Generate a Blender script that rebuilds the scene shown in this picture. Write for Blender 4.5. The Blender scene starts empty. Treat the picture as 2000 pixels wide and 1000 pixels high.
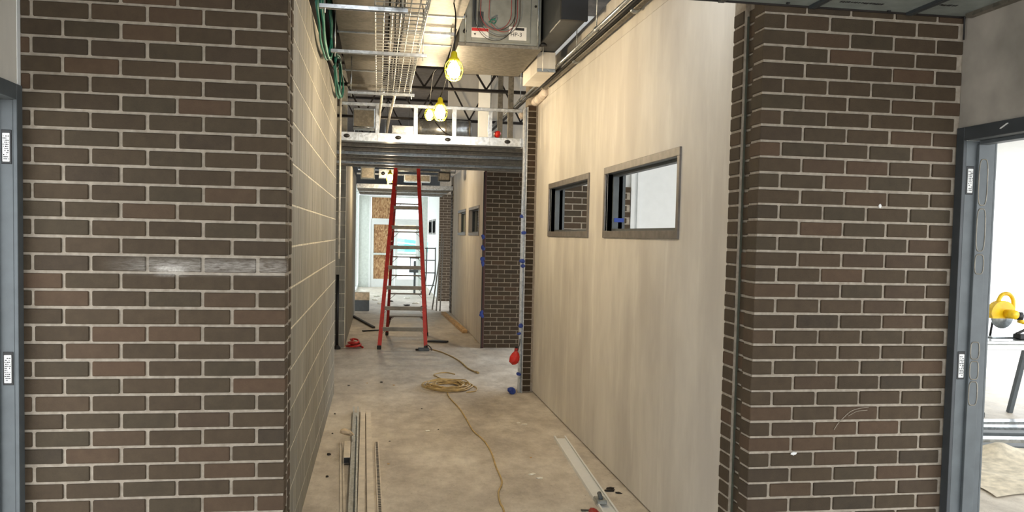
import bpy, bmesh, math, random
from mathutils import Vector, Matrix
random.seed(7)
PI = math.pi
scene = bpy.context.scene
C = scene.collection

# ------------------------------------------------------------------ camera, sky, exposure
CAM_H = 1.7232
YAW, PITCH, ROLL = .1582, .0494, .0214
FPX = 1651.0
def camera():
    ca, sa, cb, sb, cc, sc = (math.cos(YAW), math.sin(YAW), math.cos(PITCH), math.sin(PITCH), math.cos(ROLL), math.sin(ROLL))
    fw = Vector((sa*cb, ca*cb, -sb)); rt = Vector((ca, -sa, 0)); up = rt.cross(fw)
    r = rt*cc + up*sc; u = up*cc - rt*sc
    cd = bpy.data.cameras.new('camera'); cd.sensor_width = 36.0; cd.sensor_fit = 'HORIZONTAL'
    cd.lens = FPX/2000*36; cd.shift_y = 42.4/2000; cd.clip_start = .05; cd.clip_end = 300
    o = bpy.data.objects.new('camera', cd); C.objects.link(o)
    m = Matrix((r, u, -fw)).transposed().to_4x4(); m.translation = Vector((0, 0, CAM_H))
    o.matrix_world = m
    scene.camera = o
camera()

w = bpy.data.worlds.new('world'); scene.world = w; w.use_nodes = True
bg = w.node_tree.nodes['Background']
bg.inputs[0].default_value = (.92, .96, 1.0, 1); bg.inputs[1].default_value = 3.3
scene.view_settings.view_transform = 'Standard'; scene.view_settings.look = 'None'
scene.view_settings.gamma = 1; scene.view_settings.use_curve_mapping = False
scene.view_settings.exposure = 0.42

def portal(name, loc, rot, sx, sy):           # marks a daylight opening for the sampler; gives off nothing itself
    l = bpy.data.lights.new(name, 'AREA'); l.shape = 'RECTANGLE'; l.size = sx; l.size_y = sy
    l.cycles.is_portal = True
    o = bpy.data.objects.new(name, l); C.objects.link(o); o.location = loc; o.rotation_euler = rot
LAMP_W = 36.0

# ------------------------------------------------------------------ colours and materials
def lin(c):
    return tuple(((v/255)/12.92 if v/255 <= .04045 else ((v/255+.055)/1.055)**2.4) for v in c) + (1,)
def newmat(name, rough=.6, metal=0.0, col=(128, 128, 128), spec=.5):
    m = bpy.data.materials.new(name); m.use_nodes = True
    b = m.node_tree.nodes['Principled BSDF']
    b.inputs['Base Color'].default_value = lin(col); b.inputs['Roughness'].default_value = rough
    b.inputs['Metallic'].default_value = metal; b.inputs['Specular IOR Level'].default_value = spec
    return m, m.node_tree, b
def N(nt, t, **kw):
    n = nt.nodes.new(t)
    for k, v in kw.items():
        if k in ('operation', 'blend_type', 'data_type', 'feature', 'wave_type', 'bands_direction', 'noise_dimensions'): setattr(n, k, v)
        else: n.inputs[k].default_value = v
    return n
def ramp(nt, fac, stops, interp='LINEAR'):
    r = nt.nodes.new('ShaderNodeValToRGB'); e = r.color_ramp.elements; r.color_ramp.interpolation = interp
    while len(e) < len(stops): e.new(.5)
    for i, (p, c) in enumerate(stops):
        e[i].position = p; e[i].color = c if len(c) == 4 else lin(c)
    nt.links.new(fac, r.inputs[0]); return r.outputs[0]
def coords(nt, kind='Object', scale=(1, 1, 1)):
    if kind == 'World':
        g = nt.nodes.new('ShaderNodeNewGeometry'); src = g.outputs['Position']
    else:
        t = nt.nodes.new('ShaderNodeTexCoord'); src = t.outputs[kind]
    mp = nt.nodes.new('ShaderNodeMapping'); mp.inputs['Scale'].default_value = scale
    nt.links.new(src, mp.inputs[0]); return mp.outputs[0]
def noise(nt, vec, scale, detail=4, rough=.55):
    n = N(nt, 'ShaderNodeTexNoise', Scale=scale, Detail=detail, Roughness=rough); nt.links.new(vec, n.inputs['Vector']); return n.outputs['Fac']
def mix(nt, fac, a, b, mode='MIX'):
    m = nt.nodes.new('ShaderNodeMix'); m.data_type = 'RGBA'; m.blend_type = mode
    for s, v in ((m.inputs[0], fac), (m.inputs[6], a), (m.inputs[7], b)):
        if hasattr(v, 'is_output'): nt.links.new(v, s)
        else: s.default_value = v
    return m.outputs[2]
def math_(nt, op, a, b=0.0):
    m = nt.nodes.new('ShaderNodeMath'); m.operation = op
    for s, v in ((m.inputs[0], a), (m.inputs[1], b)):
        if hasattr(v, 'is_output'): nt.links.new(v, s)
        else: s.default_value = v
    return m.outputs[0]
def bump(nt, b, h, strength=.3, dist=.01):
    n = N(nt, 'ShaderNodeBump', Strength=strength, Distance=dist); nt.links.new(h, n.inputs['Height']); nt.links.new(n.outputs[0], b.inputs['Normal'])
def base(nt, b, c): nt.links.new(c, b.inputs['Base Color'])
M = {}

def flat(name, col, rough=.6, metal=0.0, var=.12, scale=14.0, spec=.5, bmp=0.0):
    m, nt, b = newmat(name, rough, metal, col, spec)
    v = noise(nt, coords(nt, 'World'), scale)
    lo = tuple(max(0, c*(1-var)) for c in col); hi = tuple(min(255, c*(1+var)) for c in col)
    base(nt, b, ramp(nt, v, [(.3, lo), (.7, hi)]))
    if bmp: bump(nt, b, v, bmp)
    M[name] = m; return m

def band(nt, sock, lo, hi, soft):
    a = nt.nodes.new('ShaderNodeMapRange'); a.interpolation_type = 'SMOOTHSTEP'; a.inputs[1].default_value = lo-soft; a.inputs[2].default_value = lo+soft
    c = nt.nodes.new('ShaderNodeMapRange'); c.interpolation_type = 'SMOOTHSTEP'; c.inputs[1].default_value = hi-soft; c.inputs[2].default_value = hi+soft
    c.inputs[3].default_value = 1; c.inputs[4].default_value = 0
    nt.links.new(sock, a.inputs[0]); nt.links.new(sock, c.inputs[0])
    return math_(nt, 'MULTIPLY', a.outputs[0], c.outputs[0])
def smear(nt, col):                                     # the whitish scuff rubbed along one course of the brickwork
    g = nt.nodes.new('ShaderNodeNewGeometry'); s = nt.nodes.new('ShaderNodeSeparateXYZ'); nt.links.new(g.outputs['Position'], s.inputs[0])
    mx = band(nt, s.outputs[0], -.92, -.30, .14); mz = band(nt, s.outputs[2], 1.555, 1.605, .02); my = band(nt, s.outputs[1], 3.3, 3.46, .01)
    n = noise(nt, coords(nt, 'World', (9, 9, 60)), 3.0, 6, .7)
    f = math_(nt, 'MULTIPLY', math_(nt, 'MULTIPLY', mx, mz), my)
    f = math_(nt, 'MULTIPLY', f, math_(nt, 'MULTIPLY', math_(nt, 'SUBTRACT', n, .3), 1.4))
    f2 = math_(nt, 'MULTIPLY', band(nt, s.outputs[0], -.83, -.73, .03), band(nt, s.outputs[2], 1.545, 1.58, .012))
    f2 = math_(nt, 'MULTIPLY', f2, my)
    f = math_(nt, 'ADD', f, math_(nt, 'MULTIPLY', f2, math_(nt, 'MULTIPLY', noise(nt, coords(nt, 'World'), 120.0, 2), .9)))
    return mix(nt, f, col, lin((205, 200, 192)))
def mat_brick():
    m, nt, b = newmat('brick_clay', .82, 0, (78, 66, 56), .3)
    oi = nt.nodes.new('ShaderNodeObjectInfo')
    c = ramp(nt, oi.outputs['Random'], [(0, (62, 52, 40)), (.3, (75, 62, 47)), (.55, (66, 59, 46)), (.78, (90, 69, 53)), (1, (57, 51, 42))])
    v = noise(nt, coords(nt, 'World'), 22.0, 6, .7)
    c = mix(nt, .38, c, ramp(nt, v, [(.25, (53, 44, 34)), (.75, (88, 75, 59))]))
    base(nt, b, smear(nt, c))
    bump(nt, b, noise(nt, coords(nt, 'World', (1, 1, 3)), 160.0, 3), .35, .004)
    M['brick'] = m
def mat_mortar():
    m, nt, b = newmat('mortar', .92, 0, (170, 160, 147), .2)
    v = noise(nt, coords(nt, 'World'), 40.0, 5)
    base(nt, b, smear(nt, ramp(nt, v, [(.25, (143, 133, 119)), (.75, (178, 167, 152))]))); bump(nt, b, v, .5, .004)
    M['mortar'] = m
def mat_cmu():
    m, nt, b = newmat('concrete_block', .85, 0, (176, 168, 148), .25)
    oi = nt.nodes.new('ShaderNodeObjectInfo')
    v = noise(nt, coords(nt, 'World', (7, 7, .6)), 3.0, 5, .65)
    c = ramp(nt, v, [(.3, (112, 111, 106)), (.48, (144, 142, 134)), (.68, (174, 171, 162))])
    c = mix(nt, .35, c, ramp(nt, oi.outputs['Random'], [(0, (128, 126, 118)), (1, (160, 157, 148))]))
    base(nt, b, c); bump(nt, b, noise(nt, coords(nt, 'World'), 120.0, 3), .4, .004)
    M['cmu'] = m
def mat_drywall():
    m, nt, b = newmat('skimmed_drywall', .8, 0, (205, 197, 182), .25)
    v = noise(nt, coords(nt, 'World', (1.0, 1.0, .45)), 2.1, 4, .6)
    v2 = noise(nt, coords(nt, 'World', (3.4, 3.4, .5)), 1.6, 5, .6)
    c = ramp(nt, v, [(.36, (206, 200, 190)), (.5, (222, 217, 206)), (.6, (234, 229, 218))])
    c = mix(nt, .4, c, ramp(nt, v2, [(.4, (208, 202, 193)), (.58, (222, 216, 206)), (.66, (242, 238, 228)), (.72, (226, 220, 209))]))
    base(nt, b, c); M['drywall'] = m
def mat_floor():
    m, nt, b = newmat('dusty_concrete', .6, 0, (170, 155, 132), .4)
    v = noise(nt, coords(nt, 'World', (1, .55, 1)), 1.6, 6, .65)
    c = ramp(nt, v, [(.28, (138, 128, 116)), (.5, (200, 190, 175)), (.66, (232, 225, 212))])
    v2 = noise(nt, coords(nt, 'World', (1, .6, 1)), 7.0, 8, .78)
    c = mix(nt, .4, c, ramp(nt, v2, [(.3, (124, 112, 98)), (.62, (226, 218, 205))]))
    v3 = noise(nt, coords(nt, 'World'), 55.0, 3, .6)
    c = mix(nt, math_(nt, 'MULTIPLY', band(nt, v3, .68, .9, .02), .6), c, lin((98, 88, 78)))
    base(nt, b, c)
    nt.links.new(ramp(nt, v, [(.3, (.42, .42, .42, 1)), (.7, (.72, .72, .72, 1))]), b.inputs['Roughness'])
    bump(nt, b, v2, .15, .01); M['floor'] = m
def mat_galv(name, col, rough, metal=.85):
    m, nt, b = newmat(name, rough, metal, col)
    v = N(nt, 'ShaderNodeTexVoronoi', Scale=38.0); nt.links.new(coords(nt, 'World'), v.inputs['Vector'])
    n = noise(nt, coords(nt, 'World'), 6.0, 3)
    lo = tuple(c*.78 for c in col); c = ramp(nt, v.outputs['Color'], [(.2, lo), (.8, col)])
    c = mix(nt, .35, c, ramp(nt, n, [(.3, tuple(x*.8 for x in col)), (.7, col)])); base(nt, b, c); M[name] = m
def mat_osb():
    m, nt, b = newmat('strand_board', .7, 0, (178, 136, 92))
    v = N(nt, 'ShaderNodeTexVoronoi', Scale=30.0); nt.links.new(coords(nt, 'World', (1.6, 1, .55)), v.inputs['Vector'])
    base(nt, b, ramp(nt, v.outputs['Color'], [(.15, (134, 92, 58)), (.5, (178, 134, 92)), (.85, (206, 170, 126))])); M['osb'] = m
def mat_emit(name, col, strength):
    m, nt, b = newmat(name, .5, 0, col); b.inputs['Emission Color'].default_value = lin(col); b.inputs['Emission Strength'].default_value = strength; M[name] = m
def mat_glass():
    m = bpy.data.materials.new('window_glass'); m.use_nodes = True; nt = m.node_tree; nt.nodes.clear()
    o = nt.nodes.new('ShaderNodeOutputMaterial'); t = nt.nodes.new('ShaderNodeBsdfTransparent'); t.inputs[0].default_value = (.93, .96, .95, 1)
    g = nt.nodes.new('ShaderNodeBsdfGlossy'); g.inputs['Roughness'].default_value = .03
    s = nt.nodes.new('ShaderNodeMixShader'); s.inputs[0].default_value = .06
    nt.links.new(t.outputs[0], s.inputs[1]); nt.links.new(g.outputs[0], s.inputs[2]); nt.links.new(s.outputs[0], o.inputs[0]); M['glass'] = m
mat_brick(); mat_mortar(); mat_cmu(); mat_drywall(); mat_floor(); mat_osb(); mat_glass()
mat_galv('galv', (186, 192, 194), .34); mat_galv('galv_dull', (146, 140, 128), .5, .7); mat_galv('duct', (132, 126, 114), .48, .55)
mat_galv('galv_bright', (214, 218, 220), .28)
flat('block_mortar', (214, 208, 190), .9); flat('white', (234, 236, 235), .7, var=.01); flat('pale', (214, 220, 214), .7, var=.04)
flat('frame', (84, 90, 93), .5, var=.06); flat('frame_dark', (58, 62, 65), .5, var=.06); flat('winframe', (110, 104, 98), .5, var=.12)
flat('dark_steel', (32, 26, 23), .65, .1); flat('black', (22, 22, 23), .5); flat('rubber', (40, 38, 37), .8)
flat('red', (196, 38, 28), .45, var=.1); flat('red_dark', (150, 30, 26), .5); flat('alu', (136, 130, 118), .5, .5, var=.1)
flat('yellow', (232, 214, 36), .45); flat('cord', (190, 164, 112), .6, var=.15); flat('green_cable', (26, 106, 92), .5)
flat('blue_tape', (44, 66, 140), .7, var=.15); flat('sticker', (226, 226, 224), .6, var=.03); flat('ink', (34, 34, 36), .6); flat('ink_red', (186, 42, 42), .6)
flat('unit_grey', (138, 140, 134), .5, .25, var=.06); flat('tan_metal', (212, 203, 188), .5, .1, var=.06); flat('wood', (196, 160, 110), .7, var=.2)
flat('paper', (206, 186, 156), .85); flat('roof', (96, 92, 88), .8); flat('teal', (96, 190, 176), .5); flat('siding', (226, 190, 140), .7)
flat('snow', (226, 228, 232), .8, var=.05); flat('saw_yellow', (240, 190, 20), .4); flat('canvas', (208, 198, 178), .9); flat('brown_trim', (74, 40, 34), .6)
flat('drywall_shaded', (160, 153, 143), .85, var=.14, scale=3.0); flat('tray_wire', (206, 208, 206), .4, .6, var=.05); flat('sealant', (74, 78, 66), .7); flat('insul', (224, 210, 196), .85); flat('conduit_white', (226, 222, 210), .45, .3); flat('mud', (232, 226, 212), .85); flat('dark_room', (92, 98, 104), .8)
flat('wire_red', (150, 60, 60), .5); flat('wire_grey', (70, 66, 64), .5); flat('ceil_pan', (150, 158, 154), .5, .3, var=.08)
mat_emit('bulb', (255, 236, 196), 28.0)

# ------------------------------------------------------------------ mesh helpers
class MB:
    def __init__(s): s.v = []; s.f = []; s.sm = []
    def add(s, vs, fs, smooth=False):
        o = len(s.v); s.v += [tuple(p) for p in vs]; s.f += [tuple(i+o for i in f) for f in fs]; s.sm += [smooth]*len(fs); return s
    def box(s, x0, x1, y0, y1, z0, z1):
        return s.add([(x0, y0, z0), (x1, y0, z0), (x1, y1, z0), (x0, y1, z0), (x0, y0, z1), (x1, y0, z1), (x1, y1, z1), (x0, y1, z1)],
                     [(3, 2, 1, 0), (4, 5, 6, 7), (0, 1, 5, 4), (1, 2, 6, 5), (2, 3, 7, 6), (3, 0, 4, 7)])
    def cham(s, x0, x1, y0, y1, z0, z1, c):
        """a box whose edges are all cut by c"""
        xs, ys, zs = (x0, x1), (y0, y1), (z0, z1); vs = []; idx = {}
        for i in (0, 1):
            for j in (0, 1):
                for k in (0, 1):
                    dx, dy, dz = (c if i == 0 else -c), (c if j == 0 else -c), (c if k == 0 else -c)
                    for a, p in enumerate(((xs[i], ys[j]+dy, zs[k]+dz), (xs[i]+dx, ys[j], zs[k]+dz), (xs[i]+dx, ys[j]+dy, zs[k]))):
                        idx[i, j, k, a] = len(vs); vs.append(p)
        f = []
        for a in range(3):
            for e in (0, 1):
                q = []
                for (u, w_) in ((0, 0), (1, 0), (1, 1), (0, 1)):
                    t = [0, 0, 0]; t[a] = e; t[(a+1) % 3] = u; t[(a+2) % 3] = w_; q.append(idx[t[0], t[1], t[2], a])
                f.append(tuple(q if e else q[::-1]))
        for a in range(3):
            b, d = (a+1) % 3, (a+2) % 3
            for u in (0, 1):
                for w_ in (0, 1):
                    q = []
                    for e, axis in ((0, b), (1, b), (1, d), (0, d)):
                        t = [0, 0, 0]; t[a] = e; t[b] = u; t[d] = w_; q.append(idx[t[0], t[1], t[2], axis])
                    f.append(tuple(q))
        for i in (0, 1):
            for j in (0, 1):
                for k in (0, 1): f.append((idx[i, j, k, 0], idx[i, j, k, 1], idx[i, j, k, 2]))
        return s.add(vs, f)
    def obox(s, c, ax, ay, az):
        c, ax, ay, az = map(Vector, (c, ax, ay, az)); vs = []
        for k in (-1, 1):
            for i, j in ((-1, -1), (1, -1), (1, 1), (-1, 1)): vs.append(c+ax*i+ay*j+az*k)
        return s.add(vs, [(3, 2, 1, 0), (4, 5, 6, 7), (0, 1, 5, 4), (1, 2, 6, 5), (2, 3, 7, 6), (3, 0, 4, 7)])
    def bar(s, p, q, wx, wz, up=(0, 0, 1)):
        p, q = Vector(p), Vector(q); d = (q-p); n = d.normalized(); sd = n.cross(Vector(up)).normalized(); u = sd.cross(n)
        return s.obox((p+q)/2, sd*wx/2, d/2, u*wz/2)
    def tube(s, pts, r, n=8, closed=False, smooth=True):
        pts = [Vector(p) for p in pts]; m = len(pts); rings = []; prev = None
        rr = r if isinstance(r, (list, tuple)) else [r]*m
        for i, p in enumerate(pts):
            a = pts[(i-1) % m] if (i > 0 or closed) else pts[0]; b = pts[(i+1) % m] if (i < m-1 or closed) else pts[-1]
            t = (b-a); t = t.normalized() if t.length > 1e-9 else Vector((0, 0, 1))
            if prev is None: u = t.orthogonal().normalized()
            else:
                u = prev-t*prev.dot(t); u = u.normalized() if u.length > 1e-6 else t.orthogonal().normalized()
            prev = u; v = t.cross(u)
            rings.append([p+u*rr[i]*math.cos(2*PI*k/n)+v*rr[i]*math.sin(2*PI*k/n) for k in range(n)])
        vs = [q for g in rings for q in g]; f = []
        for i in range(m if closed else m-1):
            for k in range(n):
                a, b = i*n+k, i*n+(k+1) % n; c, d = ((i+1) % m)*n+(k+1) % n, ((i+1) % m)*n+k; f.append((a, b, c, d))
        if not closed: f.append(tuple(range(n))[::-1]); f.append(tuple((m-1)*n+k for k in range(n)))
        return s.add(vs, f, smooth)
    def cyl(s, p, q, r, n=12, smooth=True): return s.tube([p, q], r, n, smooth=smooth)
    def lathe(s, c, prof, n=16, axis=(0, 0, 1)):
        ax = Vector(axis).normalized(); u = ax.orthogonal().normalized(); v = ax.cross(u); c = Vector(c); vs = []; f = []
        for r, h in prof:
            for k in range(n): vs.append(c+ax*h+(u*math.cos(2*PI*k/n)+v*math.sin(2*PI*k/n))*max(r, 1e-4))
        for i in range(len(prof)-1):
            for k in range(n): f.append((i*n+k, i*n+(k+1) % n, (i+1)*n+(k+1) % n, (i+1)*n+k))
        f.append(tuple(range(n))[::-1]); f.append(tuple((len(prof)-1)*n+k for k in range(n)))
        return s.add(vs, f, True)
    def extrude(s, poly, p, q, xa, ya):
        p, q, xa, ya = map(Vector, (p, q, xa, ya)); n = len(poly)
        vs = [e+xa*a+ya*b for e in (p, q) for a, b in poly]
        f = [(k, (k+1) % n, n+(k+1) % n, n+k) for k in range(n)]; f += [tuple(range(n))[::-1], tuple(range(n, 2*n))]
        return s.add(vs, f)
    def blob(s, c, r, seed=0, amp=.35, sub=2, squash=(1, 1, 1)):
        bm = bmesh.new(); bmesh.ops.create_icosphere(bm, subdivisions=sub, radius=1); rn = random.Random(seed)
        o = [Vector((rn.uniform(-1, 1), rn.uniform(-1, 1), rn.uniform(-1, 1))).normalized() for _ in range(9)]; a = [rn.uniform(-amp, amp) for _ in o]
        for v in bm.verts:
            n = v.co.normalized(); k = 1+sum(ai*max(0, n.dot(oi))**3 for ai, oi in zip(a, o))+rn.uniform(-.05, .05)
            v.co = Vector((n.x*k*squash[0], n.y*k*squash[1], n.z*k*squash[2]))*r
        bm.verts.index_update(); vs = [Vector(c)+v.co for v in bm.verts]; fs = [tuple(v.index for v in f.verts) for f in bm.faces]; bm.free()
        return s.add(vs, fs)
    def mesh(s, name):
        me = bpy.data.meshes.new(name); me.from_pydata(s.v, [], s.f); me.polygons.foreach_set('use_smooth', s.sm)
        bm = bmesh.new(); bm.from_mesh(me); bmesh.ops.recalc_face_normals(bm, faces=bm.faces); bm.to_mesh(me); bm.free(); me.update(); return me
    def build(s, name, mat, parent=None, loc=None):
        me = s.mesh(name); me.materials.append(M[mat] if isinstance(mat, str) else mat)
        return link(name, me, parent, loc)
def link(name, me, parent=None, loc=None):
    o = bpy.data.objects.new(name, me); C.objects.link(o)
    if parent is not None: o.parent = parent
    if loc is not None: o.location = loc
    return o
def tag(o, label, cat, group=None, kind=None):
    o['label'] = label
    if cat: o['category'] = cat
    if group: o['group'] = group
    if kind: o['kind'] = kind
    return o
def thing(name, label, cat, loc=(0, 0, 0), rotz=0.0, group=None):
    o = bpy.data.objects.new(name, None); C.objects.link(o); o.location = loc; o.rotation_euler = (0, 0, rotz); o.empty_display_size = .1
    return tag(o, label, cat, group)
def struct(name, mb, mat, label=None):
    o = mb.build(name, mat) if mb is not None else bpy.data.objects.new(name, None)
    if mb is None: C.objects.link(o)
    o['kind'] = 'structure'
    if label: o['label'] = label
    return o
def part(o, kind): o['kind'] = kind; return o
def text_mesh(name, body, size, mat, loc, rot, parent=None, depth=.0005, align='CENTER'):
    cu = bpy.data.curves.new(name, 'FONT'); cu.body = body; cu.size = size; cu.align_x = align; cu.align_y = 'CENTER'; cu.extrude = depth; cu.resolution_u = 3
    t = bpy.data.objects.new(name+'_c', cu); C.objects.link(t); dg = bpy.context.evaluated_depsgraph_get()
    me = bpy.data.meshes.new_from_object(t.evaluated_get(dg)); bpy.data.objects.remove(t); bpy.data.curves.remove(cu)
    me.materials.clear(); me.materials.append(M[mat]); me.name = name
    o = link(name, me, parent); o.location = loc; o.rotation_euler = rot; return o
def cstud(mb, p, q, web, flange, xa, ya, t=.0015, lip=.012):
    """open C section: web along xa, flanges along ya"""
    h = web/2
    poly = [(-h, 0), (h, 0), (h, flange), (h-lip, flange), (h-lip, flange-t), (h-t, flange-t), (h-t, t), (-h+t, t), (-h+t, flange-t), (-h+lip, flange-t), (-h+lip, flange), (-h, flange)]
    return mb.extrude(poly, p, q, xa, ya)
def smooth_path(pts, n=6, closed=False):
    pts = [Vector(p) for p in pts]; m = len(pts); out = []
    for i in range(m if closed else m-1):
        g = lambda k: pts[k % m] if closed else pts[max(0, min(m-1, k))]
        a, b, c, d = g(i-1), g(i), g(i+1), g(i+2)
        for k in range(n):
            t = k/n; out.append(.5*((2*b)+(c-a)*t+(2*a-5*b+4*c-d)*t*t+(3*b-a-3*c+d)*t**3))
    if not closed: out.append(pts[-1])
    return out

# bricks share one mesh per size
BRICKS = {}
def brick_mesh(dx, dy, dz, mat='brick', c=.003, nm='brick'):
    k = (round(dx, 3), round(dy, 3), round(dz, 3), mat)
    if k not in BRICKS:
        mb = MB(); mb.cham(-k[0]/2, k[0]/2, -k[1]/2, k[1]/2, -k[2]/2, k[2]/2, c); me = mb.mesh(nm); me.materials.append(M[mat]); BRICKS[k] = me
    return BRICKS[k]
def brick(parent, x0, x1, y0, y1, z0, z1, mat='brick', name='brick', jit=.0012, c=.003):
    me = brick_mesh(x1-x0, y1-y0, z1-z0, mat, c, name)
    o = link(name, me, parent); j = lambda: random.uniform(-jit, jit)
    o.location = ((x0+x1)/2+j(), (y0+y1)/2+j(), (z0+z1)/2+j()); return o
BZ, BX = .0671, .2032
JB, JV = .0115, .0125        # bed and head joint

# ------------------------------------------------------------------ the setting
fl = struct('floor', MB().box(-7, 12, -5, 27.6, -.12, 0), 'floor')
struct('ground', MB().box(-40, 60, 27.6, 90, -.16, -.04), 'snow')
struct('ceiling', MB().box(-7, 3.6, 3.41, 22, 4.1, 4.2).box(-.7, 3.6, 22, 27.6, 4.1, 4.2).box(3.6, 5.9, 3.41, 9.3, 4.1, 4.2), 'roof')

# near brick piers either side of the corridor mouth -------------------------------
wl = struct('wall_front_left', MB().box(-1.46, -.358, 3.408, 3.50, 0, 4.1).box(-1.46, -.385, 3.50, 3.575, 0, 4.1).box(-1.46, -.36, 3.575, 3.655, 0, 4.1), 'mortar', 'dark brown brick wall beside the block corridor')
ZL, ZR = 2.4919, 2.6877
for k in range(-3, 37):
    zt = ZL-k*BZ-JB/2; zb = ZL-(k+1)*BZ+JB/2
    off = 0 if k % 2 == 0 else .468
    js = [-1.3693+(i+off)*BX for i in range(0, 6)]; js = [j for j in js if -1.31 < j < -.40]
    ed = [-1.318]+js+[-.352+JV/2]
    for a, b in zip(ed, ed[1:]):
        if b-a > .03: brick(wl, a+JV/2, b-JV/2, 3.40, 3.49, zb, zt)
    if zb > .3 and zt < 2.75: brick(wl, -.46, -.356, 3.58, 3.65, zb, zt)
wr = struct('wall_front_right', MB().box(1.60, 2.535, 3.408, 3.50, 0, 4.1).box(1.627, 2.535, 3.50, 3.615, 0, 4.1).box(1.606, 2.535, 3.615, 3.73, 0, 4.1), 'mortar', 'dark brown brick wall beside the bright doorway')
for k in range(-1, 40):
    zt = ZR-k*BZ-JB/2; zb = ZR-(k+1)*BZ+JB/2
    off = 0 if k % 2 == 0 else .4727
    js = [1.6925+(i+off)*BX for i in range(0, 5)]; js = [j for j in js if j < 2.515]
    ed = [1.593-JV/2]+js+[2.532]
    for i, (a, b) in enumerate(zip(ed, ed[1:])):
        if b-a > .03: brick(wr, a+JV/2, b-JV/2, 3.40, 3.50 if i == 0 else 3.49, zb, zt)
    if zb > .2:
        brick(wr, 1.62, 1.72, 3.505, 3.608, zb-.003, zt-.003)
        brick(wr, 1.60, 1.70, 3.622, 3.727, zb, zt)
MB().box(1.614, 1.622, 3.604, 3.613, 0, 2.72).build('joint_sealant', 'sealant', wr)
sc = MB(); arc = [(1.985+.003*i*i*.55-.0, 3.3975, 1.0) for i in range(2)]
pts = [(1.985, 3.398, .905), (2.005, 3.398, .935), (2.03, 3.398, .96), (2.06, 3.398, .985), (2.10, 3.398, .998), (2.145, 3.398, 1.003)]
sc.tube(smooth_path(pts, 5), .0014, 4); sc.tube(smooth_path([(2.05, 3.398, .965), (2.09, 3.398, .985), (2.14, 3.398, .99)], 4), .0012, 4)
sc.build('scratch_mark', 'mortar', wr)
MB().blob((1.80, 3.398, .803), .010, 3, .4, 1, (1.4, .3, .7)).blob((2.16, 3.399, 1.888), .008, 5, .4, 1, (1, .3, 1.2)).build('mortar_splash', 'sticker', wr)

# corridor wall of blocks ------------------------------------------------------------
XB = -.44
wb = struct('wall_corridor_left', MB().box(-.66, XB-.0015, 3.656, 9.13, 0, 3.152), 'block_mortar', 'beige painted concrete block wall of the corridor')
BH = .2143; rows = [1.664+BH*(i-7)-.02 for i in range(-1, 16)]
rows = [z for z in rows if z > -.2 and z < 3.2]
for r_, z0 in enumerate(rows):
    z0c, z1c = max(z0, 0)+.004, min(z0+BH, 3.15)-.004
    if z1c-z0c < .05: continue
    y = 3.66-(.2 if r_ % 2 else 0)
    while y < 9.12:
        a, b = max(y, 3.66)+.004, min(y+.4064, 9.13)-.004
        if b-a > .05: brick(wb, -.64, XB, a, b, z0c, z1c, 'cmu', 'block', .0006, .002)
        y += .4064

# corridor wall of skimmed drywall with two borrowed-light windows --------------------
XD = 1.712
def pierced(mb, x0, x1, y0, y1, z0, z1, holes):
    """wall slab in the YZ plane with rectangular holes (ya, yb, za, zb) that share za, zb"""
    za, zb = holes[0][2], holes[0][3]
    mb.box(x0, x1, y0, y1, z0, za); mb.box(x0, x1, y0, y1, zb, z1); y = y0
    for h in sorted(holes): mb.box(x0, x1, y, h[0], za, zb); y = h[1]
    mb.box(x0, x1, y, y1, za, zb)
    return mb
WZ0, WZ1 = 1.727, 2.252
wd = struct('wall_corridor_right', pierced(MB(), XD, XD+.13, 3.731, 9.16, .014, 3.165, [(4.70, 6.27, WZ0+.03, WZ1-.03), (6.82, 8.40, WZ0+.03, WZ1-.03)]), 'drywall', 'beige skimmed drywall corridor wall with two windows')
MB().box(XD+.012, XD+.12, 3.731, 9.16, 0, .014).build('bottom_track', 'galv_dull', wd)
MB().box(XD+.006, XD+.13, 3.731, 9.16, 3.172, 3.52).build('upper_board', 'drywall', wd)
def winframe(parent, y0, y1, z0, z1, x, depth, face=.05, mat='winframe', glass=False):
    """pressed steel window frame: face bars on the corridor side, then a deep reveal"""
    pr = .012; inn = .045
    for nm, (a, b, c, d) in (('frame_head', (y0, y1, z1-face, z1)), ('frame_sill', (y0, y1, z0, z0+face)), ('frame_jamb', (y0, y0+face*.8, z0+face, z1-face)), ('frame_jamb', (y1-face*.8, y1, z0+face, z1-face))):
        m = MB(); m.cham(x-pr, x+.012, a, b, c, d, .002); m.build(nm, mat, parent)
    r = MB(); f = face*.8; s = .018
    r.box(x+.012, x+depth, y0+f-.012, y0+f, z0+face-.012, z1-face+.012).box(x+.012, x+depth, y1-f, y1-f+.012, z0+face-.012, z1-face+.012)
    r.box(x+.012, x+depth, y0+f, y1-f, z0+face-.012, z0+face).box(x+.012, x+depth, y0+f, y1-f, z1-face, z1-face+.012)
    r.build('reveal', 'frame', parent)
    st = MB(); xa, xb = x+.05, x+.095
    st.box(xa, xb, y0+f, y0+f+s, z0+face, z1-face).box(xa, xb, y1-f-s, y1-f, z0+face, z1-face).box(xa, xb, y0+f+s, y1-f-s, z0+face, z0+face+s).box(xa, xb, y0+f+s, y1-f-s, z1-face-s, z1-face)
    st.build('stop', 'frame', parent)
    bk = MB(); bk.box(x+depth, x+depth+.012, y0, y0+f, z0, z1).box(x+depth, x+depth+.012, y1-f, y1, z0, z1).box(x+depth, x+depth+.012, y0+f, y1-f, z0, z0+face).box(x+depth, x+depth+.012, y0+f, y1-f, z1-face, z1)
    bk.build('back_face', 'frame', parent)
    if glass:
        MB().box(x+.07, x+.076, y0+f, y1-f, z0+face, z1-face).build('pane', 'glass', parent)
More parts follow.
